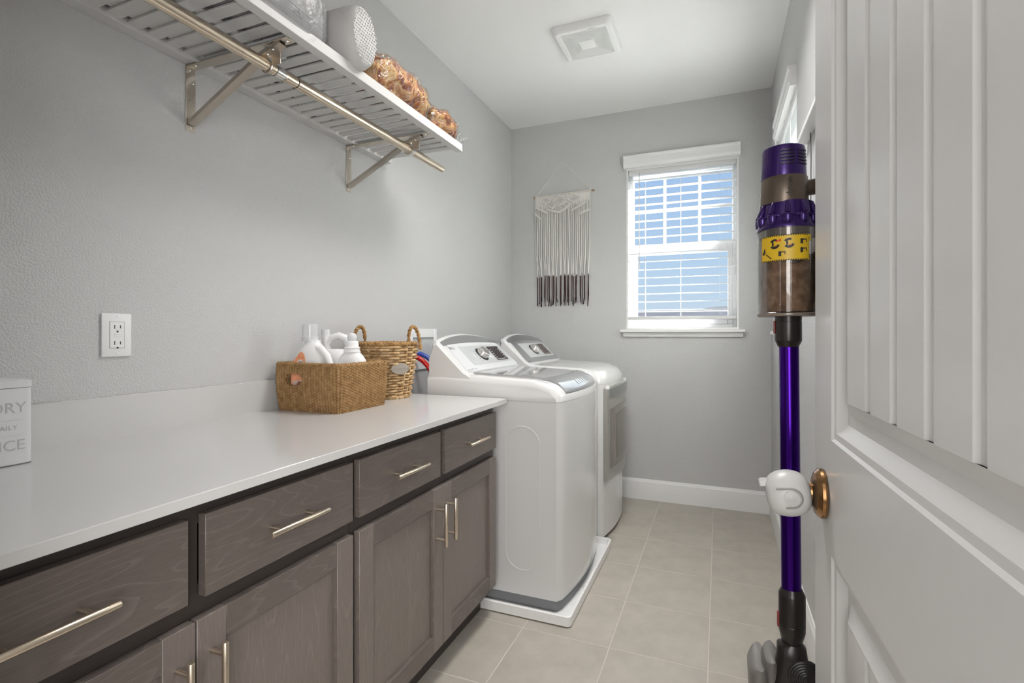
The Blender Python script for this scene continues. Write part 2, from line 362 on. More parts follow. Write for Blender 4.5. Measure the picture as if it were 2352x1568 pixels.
def valance(bt, O, U, N, x0, x1, z0, z1):
    Mx = basis(O, U, N, (0, 0, 1)); h = z1 - z0; W_ = 0.036
    prof = [(0, z0), (-W_ * .80, z0), (-W_ * .80, z0 + h * .10), (-W_ * .95, z0 + h * .22), (-W_ * .97, z0 + h * .32), (-W_ * .80, z0 + h * .55), (-W_ * .82, z0 + h * .78), (-W_, z0 + h * .90), (-W_, z1), (0, z1)]
    rings = [[tuple(Mx @ Vector((x, d, z))) for d, z in prof] for x in (x0, x1)]
    MB().loft(rings).build('valance', TRIM, bt, ang=25)
def blind(name, label, O, U, N, w, ztop, zbot, n, pitch, z_first, tilt, vz0, vz1, wand=True, group='window blinds', sm=None):
    bt = thing(name, tuple(Vector(O) + Vector((0, 0, zbot))), label, 'blind', group)
    Mx = basis(O, U, N, (0, 0, 1)); yc = 0.020
    valance(bt, O, U, N, -0.017, w + 0.010, vz0, vz1)
    MB().box(0.016, w - 0.016, yc - 0.02, yc + 0.03, ztop - 0.045, ztop - 0.013, b=.002, M=Mx).build('head_rail', VINYL, bt)
    a = R(tilt); first = None; sw = 0.0315
    for k in range(n):
        z = z_first + pitch * k
        if first is None:
            ring = lambda x: [tuple(Mx @ Vector((x, yc + q * sw * math.cos(a) - hh * math.sin(a), z + q * sw * math.sin(a) + hh * math.cos(a) + 0.003 * (1 - q * q) * math.cos(a)))) for q, hh in ((-1, 0), (-.5, 0), (0, 0), (.5, 0), (1, 0), (1, .0026), (.5, .0026), (0, .0026), (-.5, .0026), (-1, .0026))]
            first = MB().loft([ring(0.014), ring(w - 0.014)]).build('slat', sm or SLATW, bt, ang=50)
        else: clone(first, 0, 0, pitch * k)
    MB().box(0.014, w - 0.014, yc - 0.027, yc + 0.027, zbot, zbot + 0.024, b=.004, seg=2, M=Mx).build('bottom_rail', VINYL, bt)
    for fx in (0.172, 0.50, 0.842):
        m = MB()
        for dy in (-0.033, 0.033): m.tube([Mx @ Vector((w * fx, yc + dy, zbot + .02)), Mx @ Vector((w * fx, yc + dy, ztop - .03))], 0.0011, 5)
        m.tube([Mx @ Vector((w * fx + .014 * math.cos(q), yc - .031, zbot + .030 + .012 * math.sin(q))) for q in [2 * PI * i / 14 for i in range(14)]], 0.0008, 4, closed=True)
        m.build('ladder_cord', VINYL, bt)
    if wand:
        wd = MB().tube([Mx @ Vector((0.092, yc - .048, ztop - .04)), Mx @ Vector((0.094, yc - .050, 1.612))], [0.0035, 0.0045], 8).build('tilt_wand', clear('wand_plastic', (.9, .9, .9), .1, body=(.8, .8, .8), bodyfac=.6), bt)
    return bt
blind('venetian_blind', 'open white venetian blind hanging in the far window, sky showing between slats', (WX0, YF, 0), (1, 0, 0), (0, 1, 0), WX1 - WX0, WZ1, 1.256, 18, 0.0573, 1.322, 3, 2.325, 2.412)
blind('venetian_blind', 'closed white venetian blind glowing in the right wall window above the vacuum', (XR, RY1, 0), (0, -1, 0), (1, 0, 0), RY1 - RY0, RZ1, RZ0 + 0.05, 18, 0.0545, RZ0 + 0.115, -72, 2.235, 2.325, wand=True, sm=SLATT)

# hills and hazy flat land far outside
m = MB(); rng = random.Random(3); top, base = [], []
for i in range(121):
    x = -420 + 7.0 * i; h = 16.2 + 1.8 * math.sin(x * .045 + 1.2) + 1.2 * math.sin(x * .11 + .4) + 2.0 * noise.noise(Vector((x * .06, 7.7, 0)))
    top.append((x, 400 + 30, 1.2 + h + 2)); base.append((x, 360, -20))
m.loft([base, [(x, 400, (z - 20) / 2 + 8) for x, y, z in top], top, [(x, 480, -20) for x, y, z in top]], cap=False, closed=False)
tag(m.build('distant_hill', mat('hazy_hill', (0.055, 0.060, 0.066), 0.9, spec=0, var=(.05, .15))), 'hazy blue line of low hills seen through the far window', 'hill')
tag(MB().box(-420, 420, 210, 340, -30, 9.9, b=.5).build('distant_levee', mat('hazy_levee', (0.80, 0.66, 0.60), 0.9, spec=0, var=(.03, .1))), 'flat bluish band of land below the hills outside the far window', 'land')

# ------------------------------------------------------------------ open door leaf (right edge of the picture)
DW, DT, DZ0, DZ1 = 0.711, 0.035, 0.012, 2.035
dm = basis((1.6300, 0.900, 0), (math.sin(R(2)), -math.cos(R(2)), 0), (math.cos(R(2)), math.sin(R(2)), 0), (0, 0, 1))   # x: free edge -> hinge, y: through the leaf away from the room, z up
door = sempty('door_1', tuple(dm @ Vector((DW, 0, 0))), 'open white door with a plank-style raised panel, seen along its face')
ST = 0.100                                            # stile width
panels = ((1.018, DZ1 - 0.115), (0.235, 0.862))       # outer z of the two moulded panels
m = MB()
for x0, x1, z0, z1 in ((0, ST, DZ0, DZ1), (DW - ST, DW, DZ0, DZ1), (ST, DW - ST, DZ0, panels[1][0]), (ST, DW - ST, panels[1][1], panels[0][0]), (ST, DW - ST, panels[0][1], DZ1)):
    m.box(x0, x1, 0, DT, z0, z1, M=dm)
m.build('stiles_and_rails', DOORP, door, smooth=False)
def panel_loops(x0, x1, z0, z1):
    """moulding from the frame down to the groove and up to the raised field"""
    prof = [(0, 0), (0.0035, 0.0030), (0.0115, 0.0036), (0.026, 0.0135), (0.041, 0.0135), (0.058, 0.0055)]
    rings = [[tuple(dm @ Vector((x, d, z))) for x, z in ((x0 + i, z0 + i), (x1 - i, z0 + i), (x1 - i, z1 - i), (x0 + i, z1 - i))] for i, d in prof]
    MB().loft(rings, cap=False).build('panel_molding', DOORP, door, ang=12)
    a, b_ = x0 + .0575, x1 - .0575; w = (b_ - a) / 5
    for k in range(5):
        p = MB(); u0, u1 = a + w * k, a + w * (k + 1); c = 0.0095; g = 0.0002
        eL = [(u0 - .001, .0053)] if k == 0 else [(u0 + g, .0080), (u0 + .004, .0080), (u0 + c, .0053)]; eR = [(u1 + .001, .0053)] if k == 4 else [(u1 - c, .0053), (u1 - .004, .0080), (u1 - g, .0080)]
        ring = lambda z: [tuple(dm @ Vector((q[0], q[1], z))) for q in [(eL[0][0], .02)] + eL + eR + [(eR[-1][0], .02)]]
        p.loft([ring(z0 + .0577), ring(z1 - .0577)]).build('plank', DOORP, door, ang=10)
    MB().box(a - .02, b_ + .02, .016, .020, z0 + .03, z1 - .03, M=dm).build('panel_backing', DOORP, door)
for z0, z1 in panels: panel_loops(ST, DW - ST, z0, z1)
# bronze rosette with the knob neck
BRONZE = mat('antique_bronze', (0.36, 0.20, 0.09), 0.24, 1.0, var=(25, 0.25))
km = basis((0, 0, 0), (0, 1, 0), (0, 0, 1), (-1, 0, 0)); kc = dm @ Vector((0.058, 0, 0.934))
kb = T(*kc) @ km
MB().lathe([(0.0, 0.0), (0.0345, 0.0), (0.0352, 0.003), (0.0345, 0.0065), (0.029, 0.0120), (0.020, 0.0150), (0.0135, 0.016), (0.0125, 0.036), (0.0, 0.037)], n=20, M=kb).build('rosette', BRONZE, door, ang=24)
hg = MB()
for z in (0.25, 1.02, 1.80): hg.tube([dm @ Vector((DW + .004, -.004, z - .045)), dm @ Vector((DW + .004, -.004, z + .045))], 0.007, 10)
hg.build('hinge', BRONZE, door)

t = thing('knob_cover', tuple(dm @ Vector((0.060, -0.052, 0.897))), 'white plastic childproof cover clipped over the door knob', 'knob cover')
CVR = mat('cover_plastic', (0.62, 0.615, 0.605), 0.35, trans=0.12)
cvm = T(*(dm @ Vector((0.058, -0.0460, 0.930)))) @ RY(-8) @ Matrix.Scale(.91, 4)
def cvr(an, z): return 1.0
rings = []
for i in range(15):
    ph = -PI / 2 + PI * i / 14; x = math.sin(ph)                       # along the knob axis, -x into the room
    rr = (abs(math.cos(ph)) ** 0.62)
    yy = [0.0355 * rr * math.cos(2 * PI * j / 28) * (1.0 if x > -.2 else 1.02) for j in range(28)]
    zz = [0.0365 * rr * math.sin(2 * PI * j / 28) for j in range(28)]
    rings.append([(0.0325 * x, yy[j], zz[j]) for j in range(28)])
MB().loft(rings, M=cvm).build('cover_shell', CVR, t, ang=60)
MB().box(-0.040, -0.026, -0.006, 0.008, 0.012, 0.024, b=.002, M=cvm).build('release_tab', CVR, t)
# thumb button ringed by a slot, on the side towards the camera (-y)
bm_ = cvm @ basis((0.002, -0.0330, 0.001), (1, 0, 0), (0, 0, 1), (0, -1, 0))
MB().lathe([(0.0, 0.0040), (0.004, 0.0030), (0.0115, 0.0024), (0.0122, 0.0)], n=28, M=bm_).build('thumb_button', mat('cover_button', (0.46, 0.455, 0.45), 0.4), t)
MB().tube([bm_ @ Vector(p) for p in [(-.020, .0148, .0012), (-.010, .0148, .0022)] + [(.0148 * math.cos(R(a)), .0148 * math.sin(R(a)), .0022) for a in range(90, -91, -15)] + [(-.010, -.0148, .0022)]], 0.0011, 6).build('button_slot', mat('slot_grey', (0.25, 0.24, 0.23), 0.6), t)

# ------------------------------------------------------------------ base cabinets, handles, worktop
CF = 0.640                                            # drawer and door faces
def bar_pull(parent, p, axis, L, post):
    """bar 35 mm off the face on two posts"""
    x, y, z = p; X = CF + 0.035
    a = Vector((0, 1, 0)) if axis == 'y' else Vector((0, 0, 1)); c = Vector((X, y, z)); m = MB(); r = 0.006
    m.tube([c - a * L / 2, c - a * (L / 2 - .002), c + a * (L / 2 - .002), c + a * L / 2], [r * .8, r, r, r * .8], 14)
    for s_ in (-1, 1):
        q = c + a * s_ * post / 2; m.tube([Vector((CF - .0005, q.y, q.z)), Vector((X, q.y, q.z))], 0.0047, 10)
    return m.build('handle', NICKEL, parent)
def shaker(parent, y0, y1, z0, z1):
    st = 0.058; x0 = CF - 0.019; m = MB()
    d = pempty('door', (CF, (y0 + y1) / 2, z0), parent)
    for a in (y0, y1 - st): MB().box(x0, CF, a, a + st, z0, z1, b=.0012).build('stile', WOODV, d)
    for a in (z0, z1 - st): MB().box(x0, CF - .0003, y0 + st, y1 - st, a, a + st, b=.0008).build('rail', WOODH, d)
    MB().box(x0 + .002, CF - .011, y0 + st - .004, y1 - st + .004, z0 + st - .004, z1 - st + .004).build('panel', WOODV, d, smooth=False)
    return d
def cabinet(y0, y1, label, dr, doors, hd, hdoor):
    t = thing('base_cabinet', (0.31, (y0 + y1) / 2, 0), label, 'cabinet', 'dark base cabinets under the worktop')
    m = MB(); fx = CF - 0.0205
    m.box(0.03, fx - .019, y0, y0 + .016, .10, .871).box(0.03, fx - .019, y1 - .016, y1, .10, .871).box(.03, fx - .019, y0, y1, .10, .116).box(.03, .036, y0, y1, .10, .871)
    m.box(.03, fx - .019, y0 + .016, y1 - .016, .66, .672)
    m.build('carcass', WOODD, t, smooth=False)
    f = MB()
    f.box(fx - .019, fx, y0, y0 + .045, .10, .871).box(fx - .019, fx, y1 - .045, y1, .10, .871).box(fx - .019, fx, y0 + .045, y1 - .045, .82, .871).box(fx - .019, fx, y0 + .045, y1 - .045, .645, .71)
    f.box(fx - .019, fx, y0 + .045, y1 - .045, .10, .145).box(fx - .019, fx, (y0 + y1) / 2 - .03, (y0 + y1) / 2 + .03, .145, .645).box(fx - .019, fx, (y0 + y1) / 2 - .03, (y0 + y1) / 2 + .03, .71, .82)
    f.build('face_frame', WOODD, t, smooth=False)
    MB().box(.55, .562, y0, y1, 0, .10).build('toe_kick', WOODD, t)
    for (a, b_), h in zip(dr, hd):
        d = MB().box(CF - .019, CF, a, b_, .690, .8385, b=.0012).build('drawer', WOODH, t); bar_pull(d, (0, h, .764), 'y', .162, .096)
    for (a, b_), h in zip(doors, hdoor):
        d = shaker(t, a, b_, .126, .655); bar_pull(d, (0, h, .541), 'z', .140, .096)
    return t
cabinet(0.172, 1.043, 'dark brown base cabinet nearest the doorway, holding the white tin above', ((0.205, 0.607), (0.638, 1.036)), ((0.205, 0.6195), (0.6225, 1.037)), (0.397, 0.832), (0.586, 0.650))
cabinet(1.045, 1.935, 'dark brown base cabinet beside the washing machine, below the rope basket', ((1.060, 1.471), (1.500, 1.920)), ((1.060, 1.4855), (1.4885, 1.918)), (1.264, 1.704), (1.446, 1.511))
ct = tag(MB().box(0.0005, 0.675, YN + .003, 1.955, .871, .891, b=.0015).build('countertop', QUARTZ), 'long white quartz worktop running over both dark cabinets', 'countertop')
MB().box(0.0005, 0.020, YN + .003, 1.955, .8906, .997, b=.0004).build('backsplash', QUARTZ, ct)

# ------------------------------------------------------------------ slatted wall shelf, brackets, hanging rod
SH0, SH1 = 0.30, 2.022
sh = thing('wall_shelf', (0.21, 1.2, 1.972), 'long white slatted shelf mounted high on the left wall', 'shelf')
MB().box(0.400, 0.432, SH0, SH1, 1.9725, 2.0055, b=.0012).build('front_rail', PAINTW, sh)
MB().box(0.0005, 0.042, SH0, SH1 + .020, 1.9745, 1.9985, b=.0012).build('back_rail', PAINTW, sh)
MB().box(0.221, 0.241, SH0, SH1 - .02, 1.9745, 1.9845, b=.001).build('middle_rail', PAINTW, sh)
slat0 = None; y = 2.014 - 0.034
y0s = 1.969 - 0.0; k = 0
while True:
    yc = 1.992 - 0.0505 * k
    if yc < SH0 + .02: break
    if slat0 is None: slat0 = MB().box(0.010, 0.402, yc - .0178, yc + .0178, 1.9852, 1.9915, b=.0008).build('slat', PAINTW, sh)
    else: clone(slat0, 0, -0.0505 * k)
    k += 1
def bracket(y, label):
    t = thing('shelf_bracket', (0.004, y, 1.776), label, 'bracket', 'steel brackets under the shelf')
    w = 0.0155; th = 0.003
    MB().box(0.0005, th, y - w, y + w, 1.776, 1.9715, b=.0006).build('wall_strap', STEELW, t)
    MB().box(0.0005, 0.402, y - w, y + w, 1.9685, 1.9720, b=.0006).build('shelf_strap', STEELW, t)
    # channel-shaped diagonal brace, bowed a little
    pts = [(0.006, 1.800), (0.06, 1.826), (0.17, 1.880), (0.30, 1.946), (0.372, 1.9670)]
    rings = []
    for i, (x, z) in enumerate(pts):
        a, b_ = pts[max(0, i - 1)], pts[min(len(pts) - 1, i + 1)]; d = Vector((b_[0] - a[0], 0, b_[1] - a[1])).normalized(); n = Vector((-d.z, 0, d.x)); ww = 0.0125
        c = Vector((x, y, z)); rings.append([tuple(c + n * q + Vector((0, e, 0))) for e, q in ((-ww, .006), (-ww, -.006), (ww, -.006), (ww, .006), (ww - .002, .006), (ww - .002, -.004), (-ww + .002, -.004), (-ww + .002, .006))])
    MB().loft(rings).build('brace', STEELW, t, ang=25)
    # hook carrying the rod
    hk = MB(); hk.box(0.318, 0.352, y + .0125, y + .0155, 1.920, 1.962, b=.001)
    hk.tube([(0.300 + .020 * math.cos(R(a)), y + .014, 1.925 + .020 * math.sin(R(a))) for a in range(20, -181, -20)], 0.0022, 6)
    hk.box(0.318, 0.345, y - .013, y + .0155, 1.9585, 1.9615, b=.0008)
    hk.build('rod_hook', STEELW, t)
    for (x, yy, z, ax) in ((th, y - .004, 1.962, 'x'), (th, y + .006, 1.925, 'x'), (th, y - .002, 1.787, 'x'), (.388, y + .002, 1.9685, 'z'), (.03, y - .004, 1.9685, 'z'), (.346, y - .008, 1.9500, 'z'), (.326, y - .008, 1.9400, 'z')):
        Mx = T(x, yy, z) @ (RY(90) if ax == 'x' else RX(180))
        MB().lathe([(0.0, .0028), (.0018, .0026), (.0036, .0016), (.0042, 0)], n=12, M=Mx).build('screw', CHROME, t)
    MB().lathe([(0.0016, 0), (.0, .0004)], n=8, M=T(th, y - .004, 1.870) @ RY(90)).build('screw_hole', BLACK, t)
bracket(1.067, 'larger-looking steel shelf bracket nearest the camera, above the outlet')
bracket(1.781, 'steel shelf bracket at the far end of the shelf, above the washing machine')
rd = thing('closet_rod', (0.30, 1.2, 1.925), 'long brushed metal hanging rod below the white shelf', 'rod')
RODM = mat('rod_metal', (0.66, 0.57, 0.46), 0.28, 1.0)
def hollow(y0, y1, r, nm, mm=RODM): MB().tube([(0.30, y0, 1.925), (0.30, y0 + .001, 1.925), (0.30, y1 - .001, 1.925), (0.30, y1, 1.925)], [r - .001, r, r, r - .001], 24).build(nm, mm, rd)
hollow(0.30, 1.105, 0.0165, 'tube'); hollow(1.105, 1.140, 0.0150, 'collar', CHROME); hollow(1.140, 1.185, 0.0162, 'tube'); hollow(1.187, 1.800, 0.0166, 'tube')
hollow(1.800, 1.822, 0.0148, 'collar', CHROME); hollow(1.822, 2.068, 0.0156, 'tube')
for y in (1.1045, 1.186, 1.7995): MB().tube([(0.30, y, 1.925), (0.30, y + .0016, 1.925)], 0.0169, 24).build('rim', mat('dark_rim', (.08, .06, .05), .4), rd)

# ------------------------------------------------------------------ washing machine and dryer
def xf(y, y0, y1, bow=0.040, xc=0.886):
    q = (2 * (y - y0) / (y1 - y0) - 1); return xc + bow * (1 - q * q) - 0.012 * max(0, abs(q) - .93) / .07
def outline(y0, y1, xb, inset=0.0, n=26, bow=.040, xc=.886):
    pts = [(xb, y0 + inset), (xb, y1 - inset)]
    for i in range(n + 1):
        y = y1 - inset - (y1 - y0 - 2 * inset) * i / n; pts.append((xf(y, y0, y1, bow, xc) - inset, y))
    return pts
def deck(x, xfr):
    """height of the top cover above z = 0.878 at distance x, front edge at xfr"""
    d = xfr - x
    tab = [(0, 0), (.003, .022), (.015, .042), (.04, .064), (.08, .079), (.13, .086), (.50, .102), (.80, .104)]
    for (a, b_), (c, e) in zip(tab, tab[1:]):
        if a <= d <= c: return b_ + (e - b_) * (d - a) / (c - a)
    return tab[-1][1]
def appliance(nm, label, cat, y0, y1, zb, washer):
    t = thing(nm, (0.55, (y0 + y1) / 2, zb), label, cat); ym = (y0 + y1) / 2; hw = (y1 - y0) / 2; xb = 0.262
    zs = 0.878
    # cabinet body
    rings = []
    for z, ins in ((zb + (.045 if washer else .02), .006), (zb + (.048 if washer else .024), .001), (zs - .004, 0.001), (zs - .002, .003), (zs, .003)):
        rings.append([(x, y, z) for x, y in outline(y0, y1, xb, ins)])
    MB().loft(rings).build('body', ENAMEL, t, ang=22)
    MB().loft([[(x, y, z) for x, y in outline(y0, y1, xb, .010)] for z in (zb + .006, zb + .050)]).build('base_skirt', GREYB if washer else mat('dryer_base', (.16, .13, .10), .5), t, ang=22)
    for fx in (0.27, 0.80):
        for fy in (y0 + .07, y1 - .07): MB().lathe([(.02, zb), (.024, zb + .004), (.024, zb + .012)], fx, fy, 14).build('leveling_foot', BLACK, t)
    # two pressed oval outlines on the near side panel
    if washer:
        for x0, x1, z0, z1 in ((.648, .800, .165, .770), (.330, .560, .165, .770)):
            w, h = x1 - x0, z1 - z0; pts = [((x0 + x1) / 2 + a, y0 + .0012, (z0 + z1) / 2 + b_) for a, b_ in rrect(w, h, w / 2 - .001, 10)]
            MB().tube(pts, 0.0016, 6, closed=True).build('pressed_outline', ENAMEL, t, ang=80)
    # top cover
    ys = [(y0, .030), (y0 + .003, .017), (y0 + .010, .006), (y0 + .022, 0)] + [(y0 + .022 + (y1 - y0 - .044) * i / 22, 0) for i in range(1, 22)] + [(y1 - .022, 0), (y1 - .010, .006), (y1 - .003, .017), (y1, .030)]
    ds = [0, .003, .009, .015, .027, .04, .06, .08, .105, .13, .25, .40, .55]
    rings = []
    for y, dr in ys:
        f = xf(y, y0, y1); prof = [(xb, zs + .0005)]
        prof += [(xb, zs + .10 - dr)]
        for d in reversed(ds): prof.append((f - d, zs + .0005 + max(0.0, deck(f - d, f) - dr * min(1, deck(f - d, f) / .07))))
        rings.append([(x, y, z) for x, z in prof])
    MB().loft(rings).build('top_cover', ENAMEL, t, ang=28)
    # console: arched back with a sloping face
    zt = lambda y: 1.122 + .038 * (1 - ((y - ym) / hw) ** 2)
    s0, s1 = Vector((0.452, 0, 0.985)), Vector((0.305, 0, 1.122))
    rings = []
    for i in range(23):
        y = y0 + .004 + (2 * hw - .008) * i / 22; e = min(1.0, min(i, 22 - i) / 1.0); k = 0 if e >= 1 else .012
        z = zt(y) - k
        xs = .452 - (z - .004 - .985) * (.147 / .137)
        rings.append([(x, y, zz) for x, zz in ((.268, .955), (.268, 1.05), (.278 - (.02 if zt(y) > 1.13 else 0), z - .045), (xs - .030, z - .006), (xs - .016, z), (xs - k, z - .004), (.452 - k, .985), (.475 - k, .974), (.500 - k, .955))])
    MB().loft(rings).build('console', ENAMEL, t, ang=30)
    U = Vector((0, 1, 0)); Vv = (s1 - s0).normalized(); N = U.cross(Vv).normalized()
    if N.x < 0: N = -N
    L = (s1 - s0).length; w = 2 * hw
    Mc = basis((s0.x, y0, s0.z), U, Vv, N)               # local: x along the console, y up the slope, z off the face
    def slope_top(y): return L + (zt(y) - .006 - 1.122) / Vv.z
    # face plate with the arched silver band above it
    a0, a1 = .034, w - .034
    arc = [(x, slope_top(y0 + x) - .004) for x in [a1 - (a1 - a0) * i / 18 for i in range(19)]]
    lowb = [(x, L - .030 + .018 * (1 - ((x - w / 2) / (w / 2)) ** 2)) for x in [a1 - (a1 - a0) * i / 18 for i in range(19)]]
    MB().prism([(a0 + .014, .004), (a1 - .014, .004), (a1, .02)] + lowb[1:-1] + [(a0, .02)], .0025, M=Mc).build('face_plate', PANELW if washer else SILVER, t)
    MB().prism(lowb[::-1] + arc, .0030, M=Mc).build('silver_band', SILVER if washer else SILVD, t)
    g0, g1 = .150, w - .060
    MB().prism([(g0, .038), (g1 - .01, .038), (g1, .048), (g1, L - .046), (g1 - .01, L - .038), (g0, L - .038)], .0008, M=Mc @ T(0, 0, .0025)).build('control_panel', PANELG, t)
    d0, d1 = w * .655, w * .855
    dp = MB().prism([(d0, .050), (d1, .050), (d1, L - .050), (d0, L - .050)], .0009, M=Mc @ T(0, 0, .0034)).build('display', mat('display_dark', (.035, .028, .03), .2) if washer else mat('display_brown', (.06, .035, .025), .25), t)
    key = mat('key_grey', (.35, .33, .32), .5)
    for i in range(5):
        for xx in (d0 + .008, d1 - .024): MB().box(xx, xx + .016, .068 + i * .014, .074 + i * .014, .0044, .0050, M=Mc).build('key', key, dp)
    for i in range(6): MB().box(d0 + .010 + i * .0195, d0 + .024 + i * .0195, .054, .061, .0044, .0050, M=Mc).build('key', key, dp)
    kn = w * .475; kz = L * .50
    MB().lathe([(.0, .005), (.042, .005), (.043, .0035)], n=40, M=Mc @ T(kn, kz, 0)).build('dial_ring', BLACK, t)
    kb_ = MB().lathe([(.033, .004), (.0335, .018), (.030, .030), (.027, .032), (.0, .0325)], n=40, M=Mc @ T(kn, kz, 0)).build('dial', mat('dial_silver', (.66, .63, .60), .25, .75), t)
    MB().lathe([(.0255, .0325), (.024, .0345), (.0, .0350)], n=36, M=Mc @ T(kn, kz, 0)).build('dial_cap', CHROME, kb_)
    MB().lathe([(.013, .003), (.0125, .0055), (.0, .006)], n=20, M=Mc @ T(w * .335, kz - .006, 0)).build('power_button', PANELW, t)
    MB().lathe([(.012, .003), (.0115, .0055), (.0, .006)], n=20, M=Mc @ T(w * .585, kz - .016, 0)).build('start_button', PANELW, t)
    MB().lathe([(.0085, .0030), (.0085, .0034), (.0, .0034)], n=20, M=Mc @ T(.070, L - .045, 0)).build('brand_disc', INK, t)
    text('brand_lettering', 'LG', .022, Mc @ T(.083, L - .053, .0031), INK, t)
    for i in range(5):
        MB().box(w * .375 - .004 * (i % 2), w * .375 + .024, L * .28 + i * .0165, L * .28 + .0022 + i * .0165, .0034, .0037, M=Mc).build('cycle_mark', INK, t)
    pk = MB()                                            # tiny unreadable print along the lower edge
    for i, (xx, ww, hh) in enumerate(((.052, .010, .004), (.064, .006, .004), (.076, .012, .004), (.096, .007, .009), (.110, .003, .009), (.118, .006, .003), (.132, .004, .009), (.142, .005, .006)) if washer else ((.052, .016, .004), (.072, .008, .004), (.088, .005, .010))):
        pk.box(xx, xx + ww, .012, .012 + hh, .0025, .0029, M=Mc)
    pk.build('printed_marks', INK, t)
    return t, ym, hw
WY0, WY1 = 2.004, 2.690
wt, ym, hw = appliance('washing_machine', 'white top-loading washing machine with a glass lid, standing in a white pan', 'washing machine', WY0, WY1, 0.012, True)
# glass lid flush in the deck, silver grip along its front
def dz(x, y): f = xf(y, WY0, WY1); return 0.8785 + deck(x, f)
def lid_patch(x0f, x1f, yy0, yy1, up, th, nx=8, ny=16):
    m = MB(); gr = {}
    vs = []
    for lev in (0, 1):
        for i in range(nx + 1):
            for j in range(ny + 1):
                y = yy0 + (yy1 - yy0) * j / ny; f = xf(y, WY0, WY1); a = x0f(f); b_ = x1f(f); x = a + (b_ - a) * i / nx
                vs.append((x, y, dz(x, y) + up + (th if lev else 0)))
    n = (nx + 1) * (ny + 1); fs = []
    for i in range(nx):
        for j in range(ny):
            a = i * (ny + 1) + j; q = (a, a + 1, a + ny + 2, a + ny + 1); fs.append(q[::-1]); fs.append(tuple(k + n for k in q))
    edge = [i * (ny + 1) for i in range(nx + 1)] + [nx * (ny + 1) + j for j in range(1, ny + 1)] + [i * (ny + 1) + ny for i in range(nx - 1, -1, -1)] + [j for j in range(ny - 1, 0, -1)]
    for a, b_ in zip(edge, edge[1:] + edge[:1]): fs.append((a, b_, b_ + n, a + n))
    return m.add(vs, fs)
lid = lid_patch(lambda f: .435, lambda f: f - .105, WY0 + .070, WY1 - .070, -.002, .007).build('lid_frame', mat('lid_rim', (.42, .42, .42), .25, .3), wt, ang=40)
lid_patch(lambda f: .448, lambda f: f - .115, WY0 + .088, WY1 - .088, .0052, .0015).build('lid_glass', mat('lid_glass_grey', (.40, .40, .40), .06, spec=.8, coat=.6), lid, ang=40)
lid_patch(lambda f: f - .108, lambda f: f - .006, WY0 + .072, WY1 - .072, .0015, .007, nx=12).build('lid_grip', SILVER, wt, ang=40)
rb = MB()
for i in range(7):
    y = WY0 + .25 + i * .035; pts = [(xf(y, WY0, WY1) - d, y, dz(xf(y, WY0, WY1) - d, y) + .0088) for d in (.050, .040, .030, .020)]
    rb.tube(pts, .0012, 5)
rb.build('grip_ridges', SILVD, wt)
for i, (x0, x1) in enumerate(((.440, .452),)):
    MB().tube([(.430, WY0 + .14, dz(.43, WY0 + .2) + .003), (.430, WY1 - .14, dz(.43, WY1 - .2) + .003)], .006, 10).build('hinge_bar', SILVD, wt)
# spill pan
pm = thing('drip_pan', (.56, 2.37, 0), 'white plastic drip pan on the tile floor under the washing machine', 'drip pan')
PX0, PX1, PY0, PY1 = .10, .952, 1.938, 2.775
def prr(x0, x1, y0, y1, z, r=.02): return [((x0 + x1) / 2 + a, (y0 + y1) / 2 + b_, z) for a, b_ in rrect(x1 - x0, y1 - y0, r, 4)]
i_ = .012
MB().loft([prr(PX0 + .01, PX1 - .01, PY0 + .01, PY1 - .01, .001), prr(PX0, PX1, PY0, PY1, .006), prr(PX0, PX1, PY0, PY1, .043), prr(PX0 + .003, PX1 - .003, PY0 + .003, PY1 - .003, .046), prr(PX0 + .010, PX1 - .010, PY0 + .010, PY1 - .010, .045), prr(PX0 + .014, PX1 - .014, PY0 + .014, PY1 - .014, .012), prr(PX0 + .02, PX1 - .02, PY0 + .02, PY1 - .02, .0112)]).build('pan_body', mat('pan_plastic', (.86, .86, .855), .4, var=(40, .04)), pm, ang=30)
MB().tube([(.928 + .006 * math.cos(a), 2.26 + .018 * math.sin(a), .0125) for a in [2 * PI * i / 20 for i in range(20)]], .0008, 5, closed=True).build('molded_ring', mat('pan_mark', (.4, .4, .4), .5), pm)

DY0, DY1 = 2.785, 3.471
dt_, dym, dhw = appliance('clothes_dryer', 'white clothes dryer with a silver door, behind the washing machine', 'dryer', DY0, DY1, 0.0, False)
def dface(y): return xf(y, DY0, DY1)
def curved_plate(y0, y1, z0, z1, off, th, n=18, droop=0.0, r=.03):
    """plate wrapped on the bowed dryer front; droop bends its lower edge down in the middle"""
    vs, fs = [], []; rows = 10
    for lev in (0, 1):
        for i in range(rows + 1):
            for j in range(n + 1):
                y = y0 + (y1 - y0) * j / n; q = 2 * j / n - 1; zl = z0 - droop * (1 - q * q); zu = z1 + .012 * (1 - q * q)
                z = zl + (zu - zl) * i / rows; vs.append((dface(y) + off + (th if lev else 0), y, z))
    N_ = (rows + 1) * (n + 1)
    for i in range(rows):
        for j in range(n):
            a = i * (n + 1) + j; q = (a, a + 1, a + n + 2, a + n + 1); fs.append(q[::-1]); fs.append(tuple(k + N_ for k in q))
    edge = [j for j in range(n + 1)] + [i * (n + 1) + n for i in range(1, rows + 1)] + [rows * (n + 1) + j for j in range(n - 1, -1, -1)] + [i * (n + 1) for i in range(rows - 1, 0, -1)]
    for a, b_ in zip(edge, edge[1:] + edge[:1]): fs.append((a, b_, b_ + N_, a + N_))
    return MB().add(vs, fs)
DOORG = mat('dryer_door_silver', (.44, .43, .40), .28, .6)
dd = curved_plate(DY0 + .040, DY1 - .040, .335, .850, -.004, .026).build('door', DOORG, dt_, ang=30)
